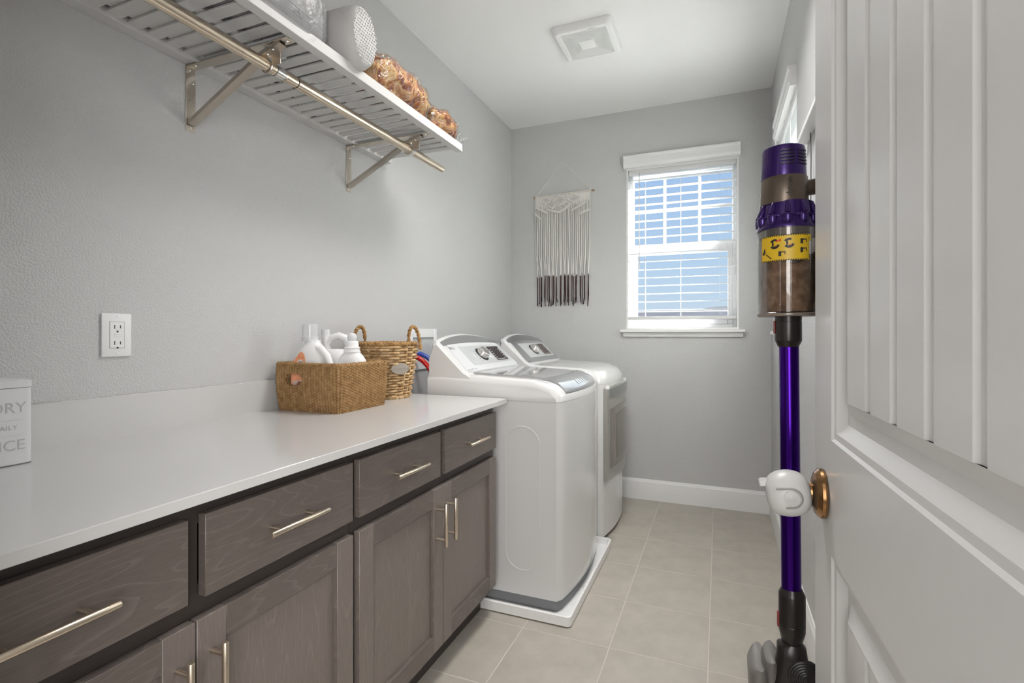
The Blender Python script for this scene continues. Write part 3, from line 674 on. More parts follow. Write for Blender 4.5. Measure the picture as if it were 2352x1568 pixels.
curved_plate(DY0 + .085, DY1 - .085, .400, .735, .0215, .003).build('door_window', mat('dryer_window', (.28, .25, .22), .12, .5), dd, ang=30)
curved_plate(DY0 + .19, DY1 - .16, .440, .690, .0242, .002).build('window_recess', mat('dryer_recess', (.24, .215, .19), .18, .5), dd, ang=30)
curved_plate(DY0 + .060, DY1 - .060, .800, .848, .0215, .006).build('door_grip', SILVD, dd, ang=30)
for y in (DY0 + .06, DY1 - .055): MB().box(dface(y) + .004, dface(y) + .024, y - .012, y + .012, .846, .866, b=.004, seg=2).build('hinge_cap', PLASTW, dd)
# small oval mark on the dryer top
MB().lathe([(.0, .0012), (.026, .0010), (.03, 0)], n=24, sx=1.0, sy=.5, M=T(.52, DY0 + .10, .9790)).build('sensor_mark', mat('mark_grey', (.3, .29, .28), .4), dt_)

# ------------------------------------------------------------------ washer outlet box on the wall, hoses, wall outlet
ob = thing('washer_outlet_box', (0.0, 2.375, .965), 'white recessed plumbing box on the wall behind the washing machine', 'outlet box')
oy0, oy1, oz0, oz1 = 2.236, 2.515, .968, 1.187
m = MB()
m.box(.0005, .010, oy0, oy0 + .034, oz0, oz1, b=.002).box(.0005, .010, oy1 - .030, oy1, oz0, oz1, b=.002).box(.0005, .010, oy0 + .034, oy1 - .03, oz1 - .048, oz1, b=.002).box(.0005, .010, oy0 + .034, oy1 - .03, oz0, oz0 + .050, b=.002)
m.build('flange', PLASTW, ob)
MB().box(.0004, .0014, oy0 + .030, oy1 - .026, oz0 + .04, oz1 - .04).build('recess', mat('box_recess', (.52, .53, .54), .4), ob)
def hose(nm, label, pts, r, m_):
    o = MB().tube(pts, r, 14).build(nm, m_); return tag(o, label, 'hose')
def bez(p, n=18):
    out = []
    for i in range(n + 1):
        t_ = i / n; a = (1 - t_); out.append(tuple(a**3 * p[0][k] + 3 * a * a * t_ * p[1][k] + 3 * a * t_ * t_ * p[2][k] + t_**3 * p[3][k] for k in range(3)))
    return out
hose('supply_hose', 'red water hose bending down behind the washing machine', bez([(.020, 2.215, 1.046), (.075, 2.235, 1.050), (.150, 2.262, 1.000), (.165, 2.29, .80)]), .0125, mat('red_rubber', (.62, .015, .012), .25))
hose('supply_hose', 'blue water hose beside the red one behind the washing machine', bez([(.020, 2.275, 1.056), (.075, 2.295, 1.060), (.150, 2.322, 1.01), (.165, 2.35, .80)]), .0125, mat('blue_rubber', (.05, .10, .45), .3))
for yy in (2.215, 2.275): MB().tube([(.0016, yy, 1.050), (.022, yy, 1.048)], .012, 12).build('valve', mat('valve_beige', (.6, .52, .45), .4), ob)

po = thing('power_outlet', (0, .860, 1.10), 'white wall outlet with two sockets above the worktop', 'outlet')
MB().box(.0005, .0065, .8235, .8965, 1.1005, 1.2160, b=.003, seg=2).build('cover_plate', PLASTW, po)
rc = MB().box(.0060, .0078, .8425, .8775, 1.1240, 1.1930, b=.001).build('receptacle', PLASTW, po)
MB().box(.0062, .0068, .8415, .8785, 1.1230, 1.1940).build('seam', mat('seam_grey', (.3, .3, .3), .6), po)
SL = mat('slot_dark', (.06, .06, .06), .6)
for zz in (1.1800, 1.1370):
    for yy, h in ((.8535, .010), (.8675, .008)): MB().box(.0076, .0080, yy - .0012, yy + .0012, zz - h / 2, zz + h / 2).build('slot', SL, rc)
    MB().lathe([(.0026, 0), (.0026, .0003), (.0, .0003)], n=12, M=T(.0077, .8605, zz - .0125) @ RY(90)).build('ground_hole', SL, rc)
for zz in (1.1610, 1.1555): MB().box(.0076, .0084, .8530, .8690, zz - .0022, zz + .0022, b=.0003).build('test_button', PLASTW, rc)
for zz in (1.1085, 1.2080): MB().lathe([(.0035, 0), (.0030, .0010), (.0, .0012)], n=12, M=T(.0062, .8605, zz) @ RY(90)).build('screw', PLASTW, po)

# ------------------------------------------------------------------ things on the worktop
ZT = 0.8912
tn = thing('laundry_tin', (.09, .49, ZT), 'white metal laundry tin with grey lettering, cut by the left picture edge', 'tin')
TINW = mat('tin_paint', (.70, .70, .71), .3); LET = mat('tin_letters', (.50, .50, .50), .5)
def tinring(z, ins=0.0): return [(.092 + a, .492 + b_, z) for a, b_ in rrect(.120 - 2 * ins, .246 - 2 * ins, .012, 4)]
MB().loft([tinring(ZT, .002), tinring(ZT + .003), tinring(1.0495), tinring(1.0510, .0015)]).build('tin_body', TINW, tn, ang=30)
MB().loft([tinring(1.0508, -.0008), tinring(1.0640, -.0008), tinring(1.0655, .002)]).build('lid', TINW, tn, ang=30)
MB().loft([tinring(1.0498, -.0003), tinring(1.0508, -.0003)]).build('lid_seam', mat('tin_seam', (.2, .2, .2), .5), tn, ang=30)
MB().loft([tinring(ZT, -.0002), tinring(ZT + .0012, -.0002)]).build('bottom_seam', MATS['tin_seam'], tn, ang=30)
tM = lambda y, z: basis((.1522, y, z), (0, 1, 0), (0, 0, 1), (1, 0, 0))
text('lettering', 'LAUNDRY', .030, tM(.603, 1.000), LET, tn, align='RIGHT')
text('lettering', 'DAILY', .0125, tM(.588, .9655), LET, tn, align='RIGHT', space=1.15)
text('lettering', 'SERVICE', .030, tM(.601, .9230), LET, tn, align='RIGHT')
for zz in (.9845, .9530): MB().box(.1520, .1523, .455, .597, zz, zz + .0006).build('printed_rule', mat('rule_grey', (.6, .6, .6), .5), tn)

# rope basket: every stitch is a bump on the wall
def stitch_basket(t, x0, x1, y0, y1, z0, z1, m_):
    pitch = .0118; w, h = x1 - x0, y1 - y0; rad = .028
    per = []                                             # perimeter points with outward normals
    segs = rrect(w, h, rad, 8); P = [(p[0] + (x0 + x1) / 2, p[1] + (y0 + y1) / 2) for p in segs]
    Lc = [0]
    for a, b_ in zip(P, P[1:] + P[:1]): Lc.append(Lc[-1] + math.hypot(b_[0] - a[0], b_[1] - a[1]))
    tot = Lc[-1]; ncol = int(tot / pitch); sub = 6; n = ncol * sub
    def at(s):
        s %= tot
        for k in range(len(P)):
            if Lc[k] <= s <= Lc[k + 1]:
                a, b_ = P[k], P[(k + 1) % len(P)]; q = (s - Lc[k]) / max(1e-9, Lc[k + 1] - Lc[k])
                d = Vector((b_[0] - a[0], b_[1] - a[1], 0)).normalized()
                return a[0] + (b_[0] - a[0]) * q, a[1] + (b_[1] - a[1]) * q, Vector((d.y, -d.x, 0))
    rowp = .0092; nrow = int((z1 - z0) / rowp); rs = 6; nz = nrow * rs
    pts = [at(tot * j / n) for j in range(n)]
    vs, fs = [], []
    hz = (z0 + z1) / 2 + .030
    for i in range(nz + 1):
        z = z0 + (z1 - z0) * i / nz; q = i / nz; fl = .010 * (q - 1) ; bul = .005 * math.sin(PI * q)
        for j in range(n):
            x, y, nn = pts[j]; c = j / sub; r_ = i / rs
            ph = (r_ + .35 * (c % 1.0) + (.5 if int(c) % 2 else 0)) % 1.0
            b_ = math.sqrt(max(0, math.sin(PI * (c % 1.0)))) * (.18 + .82 * math.sqrt(max(0, math.sin(PI * ph))))
            d = .0066 * b_ + fl + bul + .0012 * noise.noise(Vector((c * .7, r_ * .5, 3)))
            sag = -.004 * math.sin(PI * min(1, max(0, (x - x0) / w))) if i == nz else 0
            lean = .004 * noise.noise(Vector((x * 6, y * 6, 1.0))) * q
            vs.append((x + nn.x * d + lean, y + nn.y * d, z + sag + (.0035 * b_ if i == nz else 0)))
    hole = set()
    for i in range(nz):
        for j in range(n):
            x, y, nn = pts[j]; z = z0 + (z1 - z0) * (i + .5) / nz
            if abs(nn.y) > .9 and abs((x - ((x0 + x1) / 2 - .050)) / .036) ** 2.4 + abs((z - hz) / .021) ** 2.4 < 1: continue
            a, b_ = i * n + j, i * n + (j + 1) % n; fs.append((a, b_, b_ + n, a + n))
    # inner wall
    o = len(vs)
    for i in range(nz + 1):
        z = z0 + .004 + (z1 - z0 - .006) * i / nz; q = i / nz
        for j in range(n):
            x, y, nn = pts[j]; d = -.0085 + .010 * (q - 1) + .005 * math.sin(PI * q) + .0015 * math.sin(2 * PI * j / sub) ** 2; vs.append((x + nn.x * d, y + nn.y * d, z))
    for i in range(nz):
        for j in range(n):
            x, y, nn = pts[j]; z = z0 + (z1 - z0) * (i + .5) / nz
            if abs(nn.y) > .9 and abs((x - ((x0 + x1) / 2 - .050)) / .036) ** 2.4 + abs((z - hz) / .021) ** 2.4 < 1: continue
            a, b_ = o + i * n + j, o + i * n + (j + 1) % n; fs.append((a, a + n, b_ + n, b_))
    for j in range(n):
        a, b_ = nz * n + j, nz * n + (j + 1) % n; fs.append((a, b_, b_ + o, a + o))
    fs.append(tuple(range(n - 1, -1, -1)))
    MB().add(vs, fs).build('woven_wall', m_, t, ang=70, fixn=False)
    # thick twisted rim
    rim = MB(); K = 2
    for st in range(K):
        rp = []
        for j in range(n):
            x, y, nn = pts[j]; a = 2 * PI * (j / sub) / 2.0 + PI * st
            rp.append((x + nn.x * (-.002 + .0035 * math.cos(a)), y + nn.y * (-.002 + .0035 * math.cos(a)), z1 + .0015 + .0035 * math.sin(a)))
        rim.tube(rp, .0050, 6, closed=True)
    rim.build('rim', m_, t, ang=80)
def rope_mat(name, a, b_, c):
    m = bpy.data.materials.new(name); m.use_nodes = True; nt = m.node_tree; p = nt.nodes['Principled BSDF']; p.inputs['Roughness'].default_value = .75; p.inputs['Specular IOR Level'].default_value = .25
    tc = nt.nodes.new('ShaderNodeTexCoord'); n = nt.nodes.new('ShaderNodeTexNoise'); n.inputs['Scale'].default_value = 55; n.inputs['Detail'].default_value = 5
    cr = nt.nodes.new('ShaderNodeValToRGB'); cr.color_ramp.elements[0].color = (*a, 1); cr.color_ramp.elements[0].position = .28; cr.color_ramp.elements[1].color = (*c, 1); cr.color_ramp.elements[1].position = .72
    k = cr.color_ramp.elements.new(.5); k.color = (*b_, 1)
    nt.links.new(tc.outputs['Object'], n.inputs['Vector']); nt.links.new(n.outputs[0], cr.inputs[0]); nt.links.new(cr.outputs[0], p.inputs['Base Color'])
    n2 = nt.nodes.new('ShaderNodeTexNoise'); n2.inputs['Scale'].default_value = 420; bp = nt.nodes.new('ShaderNodeBump'); bp.inputs['Strength'].default_value = .5; bp.inputs['Distance'].default_value = .002
    nt.links.new(tc.outputs['Object'], n2.inputs['Vector']); nt.links.new(n2.outputs[0], bp.inputs['Height']); nt.links.new(bp.outputs[0], p.inputs['Normal'])
    MATS[name] = m; return m
ROPE = rope_mat('seagrass_rope', (.24, .135, .055), (.33, .195, .083), (.42, .265, .125))
WICK = rope_mat('wicker_cane', (.30, .17, .07), (.52, .34, .17), (.72, .56, .36))
WICKD = rope_mat('wicker_rope', (.22, .12, .045), (.38, .22, .09), (.52, .33, .15))
rbk = thing('rope_basket', (.175, 1.487, ZT), 'low square brown rope basket holding white detergent bottles', 'basket')
stitch_basket(rbk, .030, .318, 1.356, 1.630, ZT, 1.052, ROPE)

# tall wicker basket with two rope handles
wb = thing('wicker_basket', (.176, 1.812, ZT), 'tall tapered wicker basket with rope handles and an oval tag, behind the rope basket', 'basket')
def wr(q): return .088 + .034 * q ** .9                 # radius up the wall
wc = (.178, 1.812); nst = 18; WH = .232
weav = MB(); nrow = 19
for i in range(nrow):
    q = (i + .5) / nrow; z = ZT + .006 + (WH - .018) * q; pts = []
    for j in range(nst * 6):
        a = 2 * PI * j / (nst * 6); r_ = wr(q) + .0070 * math.cos(nst / 2 * a * 1 + PI * i) + .001 * noise.noise(Vector((a * 3, i, 0)))
        sq = 1 + .045 * math.cos(4 * a)* -1
        pts.append((wc[0] + r_ * sq * math.cos(a), wc[1] + r_ * sq * math.sin(a), z + .0012 * noise.noise(Vector((a * 5, i * 3.1, 2)))))
    weav.tube(pts, [.0052 + .0012 * noise.noise(Vector((j * .35, i * 2.3, 5))) for j in range(nst * 6)], 6, closed=True)
weav.build('weave', WICK, wb, ang=80)
stk = MB()
for j in range(nst):
    a = 2 * PI * (j + .5) / nst
    stk.tube([(wc[0] + wr(q) * math.cos(a), wc[1] + wr(q) * math.sin(a), ZT + .003 + (WH - .008) * q) for q in (0, .25, .5, .75, 1)], .0030, 6)
stk.build('stakes', WICK, wb, ang=80)
def braid(pts, r, strands=3, turns=1.0, amp=.004, m_=WICK, nm='rim', closed=False):
    mb = MB(); n = len(pts)
    V = [Vector(p) for p in pts]
    for s_ in range(strands):
        out = []
        for i, p in enumerate(V):
            t_ = (V[(i + 1) % n] if (i < n - 1 or closed) else V[i]) - (V[i - 1] if (i > 0 or closed) else V[i]); t_.normalize()
            u = Vector((0, 0, 1)).cross(t_); u = u.normalized() if u.length > .05 else Vector((1, 0, 0)).cross(t_).normalized(); w = t_.cross(u)
            a = 2 * PI * (turns * i / n + s_ / strands); out.append(p + u * amp * math.cos(a) + w * amp * math.sin(a))
        mb.tube(out, r, 6, closed=closed)
    return mb.build(nm, m_, wb, ang=80)
circ = lambda rr, z, n=120: [(wc[0] + rr * math.cos(2 * PI * i / n), wc[1] + rr * math.sin(2 * PI * i / n), z) for i in range(n)]
braid(circ(wr(1) + .001, ZT + WH - .004), .0050, 3, 16, .0042, WICKD, 'rim', True)
braid(circ(wr(0) + .003, ZT + .006), .0046, 3, 14, .004, WICK, 'foot_braid', True)
MB().lathe([(.0, ZT + .006), (wr(0) - .004, ZT + .006), (wr(0) - .004, ZT + .010), (0, ZT + .010)], *wc, 32).build('basket_floor', WICKD, wb)
vdir = Vector((.926, .377, 0))                          # handles stand at the two ends across the view
for s_ in (-1, 1):
    c = Vector((wc[0], wc[1], 0)) + vdir * s_ * (wr(1) - .002); tdir = Vector((-vdir.y, vdir.x, 0)) * .30 + vdir * .35
    pts = []
    for i in range(40):
        a = PI * i / 39; pts.append(c + tdir.normalized() * (-.027 * math.cos(a)) + Vector((0, 0, ZT + WH - .030 + .098 * math.sin(a) ** .75)) - vdir * s_ * .008 * math.sin(a))
    braid(pts, .0046, 2, 6, .0044, WICKD, 'handle')
# oval tag hung on the front of the wicker basket
tdir = Vector((1.493 - wc[0], 0 - wc[1], 0)).normalized(); tdir = (Matrix.Rotation(R(26), 3, 'Z') @ tdir)
tc_ = Vector((wc[0], wc[1], 0)) + tdir * (wr(.58) + .013)
tgM = basis((tc_.x, tc_.y, ZT + .127), Vector((-tdir.y, tdir.x, 0)), (0, 0, 1), tdir)
tg = MB().lathe([(.0, .0008), (.93, .0008), (1.0, .0004), (1.0, -.001)], n=36, sx=.040, sy=.0225, M=tgM).build('oval_tag', mat('pewter_tag', (.42, .38, .33), .42, .5, bump=(90, .3, .001)), wb)
text('tag_lettering', 'Vintage', .019, tgM @ T(0, -.006, .0008), mat('tag_ink', (.30, .26, .22), .5), wb, align='CENTER')
for s_ in (-1, 1): MB().lathe([(.0022, 0), (.002, .0008), (0, .001)], n=10, M=tgM @ T(s_ * .034, 0, .0008)).build('rivet', NICKEL, wb)

# detergent bottles standing in the rope basket
def super_ring(cx, cy, z, a, b_, ang, p=2.6, n=32):
    out = []
    for j in range(n):
        t_ = 2 * PI * j / n; c, s_ = math.cos(t_), math.sin(t_); x = a * math.copysign(abs(c) ** (2 / p), c); y = b_ * math.copysign(abs(s_) ** (2 / p), s_)
        out.append((cx + x * math.cos(ang) - y * math.sin(ang), cy + x * math.sin(ang) + y * math.cos(ang), z))
    return out
VA = R(22.14); ZB = ZT + .0112
def bottle_body(t, cx, cy, prof, ang, nm='bottle_body', m_=PLASTW):
    return MB().loft([super_ring(cx, cy, ZB + z, a, b_, ang, p) for z, a, b_, p in prof]).build(nm, m_, t, ang=50)
b1 = thing('detergent_bottle', (.130, 1.432, ZB), 'white detergent bottle with a clear cap and an orange label, front of the basket', 'bottle', 'white bottles in the rope basket')
bottle_body(b1, .134, 1.432, [(0, .058, .036, 3), (.004, .062, .040, 3), (.10, .064, .041, 2.8), (.15, .063, .040, 2.6), (.185, .056, .037, 2.4), (.210, .042, .032, 2.2), (.224, .028, .026, 2), (.230, .026, .025, 2), (.236, .026, .025, 2)], VA)
MB().lathe([(.0285, ZB + .232), (.0285, ZB + .247), (.027, ZB + .248)], .134 - .010, 1.432 - .004, 28).build('cap_collar', PLASTM, b1)
cp = MB().lathe([(.0265, ZB + .2475), (.0275, ZB + .262), (.0275, ZB + .290), (.0245, ZB + .2915), (.0245, ZB + .2925), (.0, ZB + .2930)], .134 - .010, 1.432 - .004, 32).build('clear_cap', clear('cap_clear', (.90, .91, .92), .10, .06, body=(.88, .89, .90), bodyfac=.55), b1)
def bloc(cx, cy, ang): return basis((cx, cy, ZB), (math.cos(ang), math.sin(ang), 0), (0, 0, 1), (math.sin(ang), -math.cos(ang), 0))   # x across, y up, z towards the viewer
L1 = bloc(.134, 1.432, VA)
# grip: a curved handle tube; its hollow's shade is painted as a grey oval
MB().tube([L1 @ Vector(p) for p in ((.004, .214, .014), (.034, .206, .020), (.058, .180, .024), (.071, .140, .024), (.074, .095, .024), (.072, .05, .022))], [.011, .014, .0145, .0140, .0135, .012], 14).build('grip', PLASTW, b1)
MB().lathe([(.0, .0006), (1, .0006), (1, -.002)], n=28, sx=.022, sy=.050, M=L1 @ T(.026, .105, .0405)).build('grip_shade', mat('grip_shade_grey', (.62, .63, .65), .4), b1)
lbo = MB().prism([(-.062, .030), (-.012, .030), (-.012, .130), (-.016, .146), (-.024, .153), (-.032, .149), (-.045, .130), (-.058, .108)], .0012, M=L1 @ T(0, .042, .0412)).build('orange_label', mat('orange_label', (.80, .33, .17), .4, var=(60, .25)), b1)
MB().lathe([(.0, .0005), (1, .0005), (1, 0)], n=24, sx=.014, sy=.018, M=L1 @ T(-.028, .150, .0424)).build('label_cloud', mat('label_pale', (.80, .72, .62), .5), lbo)
text('label_lettering', '#1', .018, L1 @ T(-.036, .152, .0430), mat('label_blue', (.06, .10, .25), .5), b1)
# picture area on the label behind the basket's handle hole
MB().prism([(-.056, .062), (-.010, .062), (-.010, .094), (-.056, .094)], .0006, M=L1 @ T(0, 0, .0424)).build('label_picture', mat('label_pink', (.62, .45, .38), .5), lbo)
MB().lathe([(.0, .0004), (1, .0004), (1, 0)], n=20, sx=.010, sy=.016, M=L1 @ T(-.031, .076, .0431)).build('label_picture_patch', mat('label_brown', (.26, .12, .075), .5), lbo)

b2 = thing('detergent_jug', (.125, 1.548, ZB), 'white jug with a looped handle at the back of the basket', 'bottle', 'white bottles in the rope basket')
bottle_body(b2, .122, 1.565, [(0, .058, .034, 3), (.005, .062, .037, 3), (.12, .064, .038, 2.8), (.165, .060, .036, 2.5), (.190, .050, .030, 2.2), (.200, .040, .022, 2.0)], VA)
L2 = bloc(.122, 1.565, VA)
MB().tube([L2 @ Vector(p) for p in ((-.030, .182, 0), (-.036, .215, 0), (-.018, .242, 0), (.012, .252, 0), (.040, .240, 0), (.056, .208, 0), (.060, .165, 0), (.058, .13, 0))], [.016, .014, .013, .0135, .015, .017, .018, .016], 14).build('handle_loop', PLASTW, b2)
MB().tube([L2 @ Vector((-.036, .205, 0)), L2 @ Vector((-.040, .262, 0))], .0145, 18).build('neck', PLASTW, b2)
MB().tube([L2 @ Vector((-.040, .255, 0)), L2 @ Vector((-.0405, .266, 0)), L2 @ Vector((-.041, .274, 0))], [.016, .016, .0155], 20).build('screw_cap', PLASTM, b2)
b3 = thing('pump_bottle', (.236, 1.520, ZB), 'squat white bottle with a ribbed neck and round nozzle, right side of the basket', 'bottle', 'white bottles in the rope basket')
bottle_body(b3, .236, 1.520, [(0, .050, .034, 3), (.005, .054, .037, 3), (.10, .056, .038, 2.6), (.135, .056, .038, 2.4), (.160, .051, .036, 2.2), (.178, .040, .031, 2), (.190, .029, .027, 2)], VA)
MB().lathe([(.030, ZB + .188), (.031, ZB + .194), (.028, ZB + .196), (.0275, ZB + .204), (.029, ZB + .206), (.0285, ZB + .209), (.024, ZB + .211), (.0235, ZB + .226), (.020, ZB + .232), (.0, ZB + .233)], .236, 1.520, 28).build('ribbed_collar', PLASTW, b3)
MB().lathe([(.013, ZB + .231), (.0165, ZB + .238), (.017, ZB + .248), (.014, ZB + .257), (.008, ZB + .261), (.0, ZB + .262)], .236, 1.520, 24).build('nozzle', PLASTM, b3)
L3 = bloc(.236, 1.520, VA)
MB().tube([L3 @ Vector((.034 * math.cos(R(a)) + .008, .118 + .040 * math.sin(R(a)), .031)) for a in range(-10, 191, 10)], .0045, 8).build('molded_arch', PLASTW, b3)

# ------------------------------------------------------------------ things lying on the shelf
ZS = 1.9918
bx = thing('shelf_box', (.17, .76, ZS), 'flat white carton lying on the near end of the shelf, seen through the slats', 'box')
MB().box(.060, .268, .42, 1.095, ZS, ZS + .12, b=.002).build('carton', mat('white_card', (.60, .59, .57), .6), bx)
fc = tag(MB().box(.030, .215, 1.20, 1.66, ZS, ZS + .03, b=.008, seg=3).build('folded_cloth', mat('spotted_cloth', (.62, .61, .59), .8)), 'folded white cloth with black patches lying behind the bags on the shelf', 'cloth')
def spotted(m_):
    nt = m_.node_tree; p = nt.nodes['Principled BSDF']; tc = nt.nodes.new('ShaderNodeTexCoord'); n = nt.nodes.new('ShaderNodeTexNoise'); n.inputs['Scale'].default_value = 16; n.inputs['Detail'].default_value = 3
    cr = nt.nodes.new('ShaderNodeValToRGB'); cr.color_ramp.interpolation = 'CONSTANT'; cr.color_ramp.elements[0].color = (.02, .02, .02, 1); cr.color_ramp.elements[1].color = (.62, .61, .59, 1); cr.color_ramp.elements[1].position = .40
    nt.links.new(tc.outputs['Object'], n.inputs['Vector']); nt.links.new(n.outputs[0], cr.inputs[0]); nt.links.new(cr.outputs[0], p.inputs['Base Color'])
spotted(MATS['spotted_cloth'])
def blob(cx, cy, cz, rx, ry, rz, seed, amp, n=40, mseg=24, freq=3.0, flat=.0):
    """soft lumpy pillow, long axis y"""
    vs, fs = [], []
    for i in range(mseg + 1):
        th = PI * i / mseg; yy = -math.cos(th); rr = math.sin(th) ** .55
        for j in range(n):
            a = 2 * PI * j / n; d = Vector((rr * math.cos(a), yy, rr * math.sin(a)))
            k = 1 + amp * noise.noise(d * freq + Vector((seed, seed * 1.7, 0))) + amp * .5 * noise.noise(d * freq * 2.7 + Vector((0, seed, 3)))
            z = cz + d.z * rz * k; vs.append((cx + d.x * rx * k, cy + d.y * ry * (1 + .3 * (k - 1)), max(ZS + .0125 if z < ZS + .0125 else z, ZS + flat)))
    for i in range(mseg):
        for j in range(n): fs.append((i * n + j, i * n + (j + 1) % n, (i + 1) * n + (j + 1) % n, (i + 1) * n + j))
    return MB().add(vs, fs)
def orange_mat():
    m = bpy.data.materials.new('orange_print'); m.use_nodes = True; nt = m.node_tree; p = nt.nodes['Principled BSDF']; p.inputs['Roughness'].default_value = .7
    tc = nt.nodes.new('ShaderNodeTexCoord'); n = nt.nodes.new('ShaderNodeTexNoise'); n.inputs['Scale'].default_value = 7; n.inputs['Detail'].default_value = 2; n.inputs['Distortion'].default_value = 3.0
    cr = nt.nodes.new('ShaderNodeValToRGB'); e = cr.color_ramp.elements
    e[0].position = .30; e[0].color = (.10, .016, .005, 1); e[1].position = .75; e[1].color = (.78, .56, .33, 1)
    for q, c in ((.40, (.38, .095, .014, 1)), (.48, (.64, .28, .055, 1)), (.55, (.72, .47, .18, 1)), (.62, (.55, .19, .032, 1))):
        k = e.new(q); k.color = c
    nt.links.new(tc.outputs['Object'], n.inputs['Vector']); nt.links.new(n.outputs[0], cr.inputs[0]); nt.links.new(cr.outputs[0], p.inputs['Base Color']); return m
ORG = orange_mat()
def bag(label, cx, cy, rx, ry, h, seed, tail):
    t = thing('bagged_blanket', (cx, cy, ZS), label, 'bag', 'bagged orange blankets on the shelf')
    blob(cx, cy, ZS + .011 + h / 2, rx, ry, h / 2, seed, .22, freq=2.6, flat=.003).build('blanket', ORG, t, ang=80)
    f = blob(cx, cy, ZS + .011 + h / 2 + .002, rx * 1.08, ry * 1.07, h / 2 * 1.09, seed, .24, n=56, mseg=36, freq=2.7)
    # crumpled tail of the bag beyond the bundle
    y1 = cy + ry * .93
    f.loft([[(cx + a * rx * .8, y1, ZS + .04 + b_ * h * .30 + .02) for a, b_ in ((-1, -.6), (0, -1), (1, -.6), (1, .6), (0, 1), (-1, .6))], [(cx + .01 + a * rx * .55, y1 + tail * .6, ZS + .05 + b_ * h * .22) for a, b_ in ((-1, -.2), (0, -.9), (1, -.5), (1, .5), (0, .7), (-1, .6))], [(cx + .015 + a * rx * .7, y1 + tail, ZS + .06 + b_ * h * .12) for a, b_ in ((-1, .5), (0, -.6), (1, .3), (1, .9), (0, .1), (-1, 1))]], cap=False)
    f.build('clear_bag', FILM, t, ang=70)
bag('larger orange-brown blanket in a crinkled clear bag beside the white bin', .352, 1.597, .088, .190, .150, 4.1, .025)
bag('smaller orange-brown blanket in a clear bag at the far end of the shelf', .350, 1.925, .080, .100, .118, 9.3, .075)
# white bin lying on its side, base towards the room
bn = thing('white_bin', (.36, 1.305, ZS), 'white textured bin lying on its side between the clear bag and orange blankets', 'bin')
BINW = mat('bin_white', (.50, .49, .48), .55, bump=(130, .3, .004))
bM = T(.470, 1.305, ZS + .1005) @ RZ(2) @ RY(90) @ RX(0)                # local z -> +x
MB().lathe([(.0, -.004), (.080, -.004), (.092, -.012), (.0985, -.030), (.1000, -.060), (.1005, -.25), (.098, -.262), (.094, -.25), (.094, -.02), (0, -.012)], n=48, sx=.985, sy=.70, M=bM).build('bin_shell', BINW, bn, ang=40)
dm_ = MB(); 
for i in range(-9, 10):
    for j in range(-9, 10):
        x, y = i * .0105, j * .0105 + (.005 if i % 2 else 0)
        if (x / .083) ** 2 + (y / .059) ** 2 < 1:
            dm_.add([(x, y + .0040, -.0036), (x + .0030, y, -.0016), (x, y - .0040, -.0036), (x - .0030, y, -.0016)], [(0, 1, 2, 3)], M=bM)
            dm_.add([(x + .001, y + .0026, -.0038), (x + .0046, y + .0006, -.0038), (x + .001, y - .0030, -.0022)], [(0, 1, 2)], M=bM)
o = dm_.build('woven_texture', BINW, bn); o['kind'] = 'stuff'
# clear bag with white padding, red mark and printed outline
cb = thing('bagged_pillow', (.362, .97, ZS), 'white pillow in a clear bag with a red mark, on the shelf', 'bag')
def pil(ins, zs_): return [super_ring(.362, .985, ZS + z, a - ins, b_ - ins, 0, 3.0, 40) for z, a, b_ in zs_]
MB().loft(pil(.006, ((.004, .060, .200), (.010, .072, .214), (.05, .080, .222), (.14, .080, .220), (.20, .066, .20), (.225, .04, .17)))).build('pillow', mat('pillow_white', (.46, .46, .455), .8, bump=(14, .4, .02)), cb, ang=60)
fb = MB().loft(pil(0, ((.0005, .060, .206), (.006, .074, .220), (.05, .082, .228), (.14, .083, .226), (.20, .070, .208), (.235, .04, .17))))
fb.build('clear_bag', FILMW, cb, ang=70)
pm_ = MB()
for k in range(44):
    if k % 7 == 3: continue
    yy = .800 + k * .0083; hh = .55 + .45 * abs(math.sin(k * 2.3)); pm_.box(.345 + .02 * (k % 3 == 0), .345 + .042 * hh + .01, yy, yy + (.0020 if k % 4 else .0038), ZS + .0001, ZS + .0004)
pm_.build('printed_letters', INK, cb)
rmk = MB().lathe([(.0, .002), (.7, .0018), (1, 0)], n=20, sx=.026, sy=.014, M=T(.4440, 1.030, ZS + .105) @ RY(88) @ RZ(12)).build('red_mark', mat('red_print', (.22, .006, .010), .4), cb)
MB().tube([(.4462, y, ZS + z) for y, z in ((.93, .052), (1.00, .046), (1.08, .042), (1.135, .036), (1.148, .026), (1.14, .014), (1.118, .006))], .0009, 5).build('printed_outline', INK, cb)
MB().tube([(.4460, y, ZS + z) for y, z in ((1.030, .024), (1.062, .020), (1.050, .036))], .0007, 5, closed=True).build('warning_triangle', INK, cb)

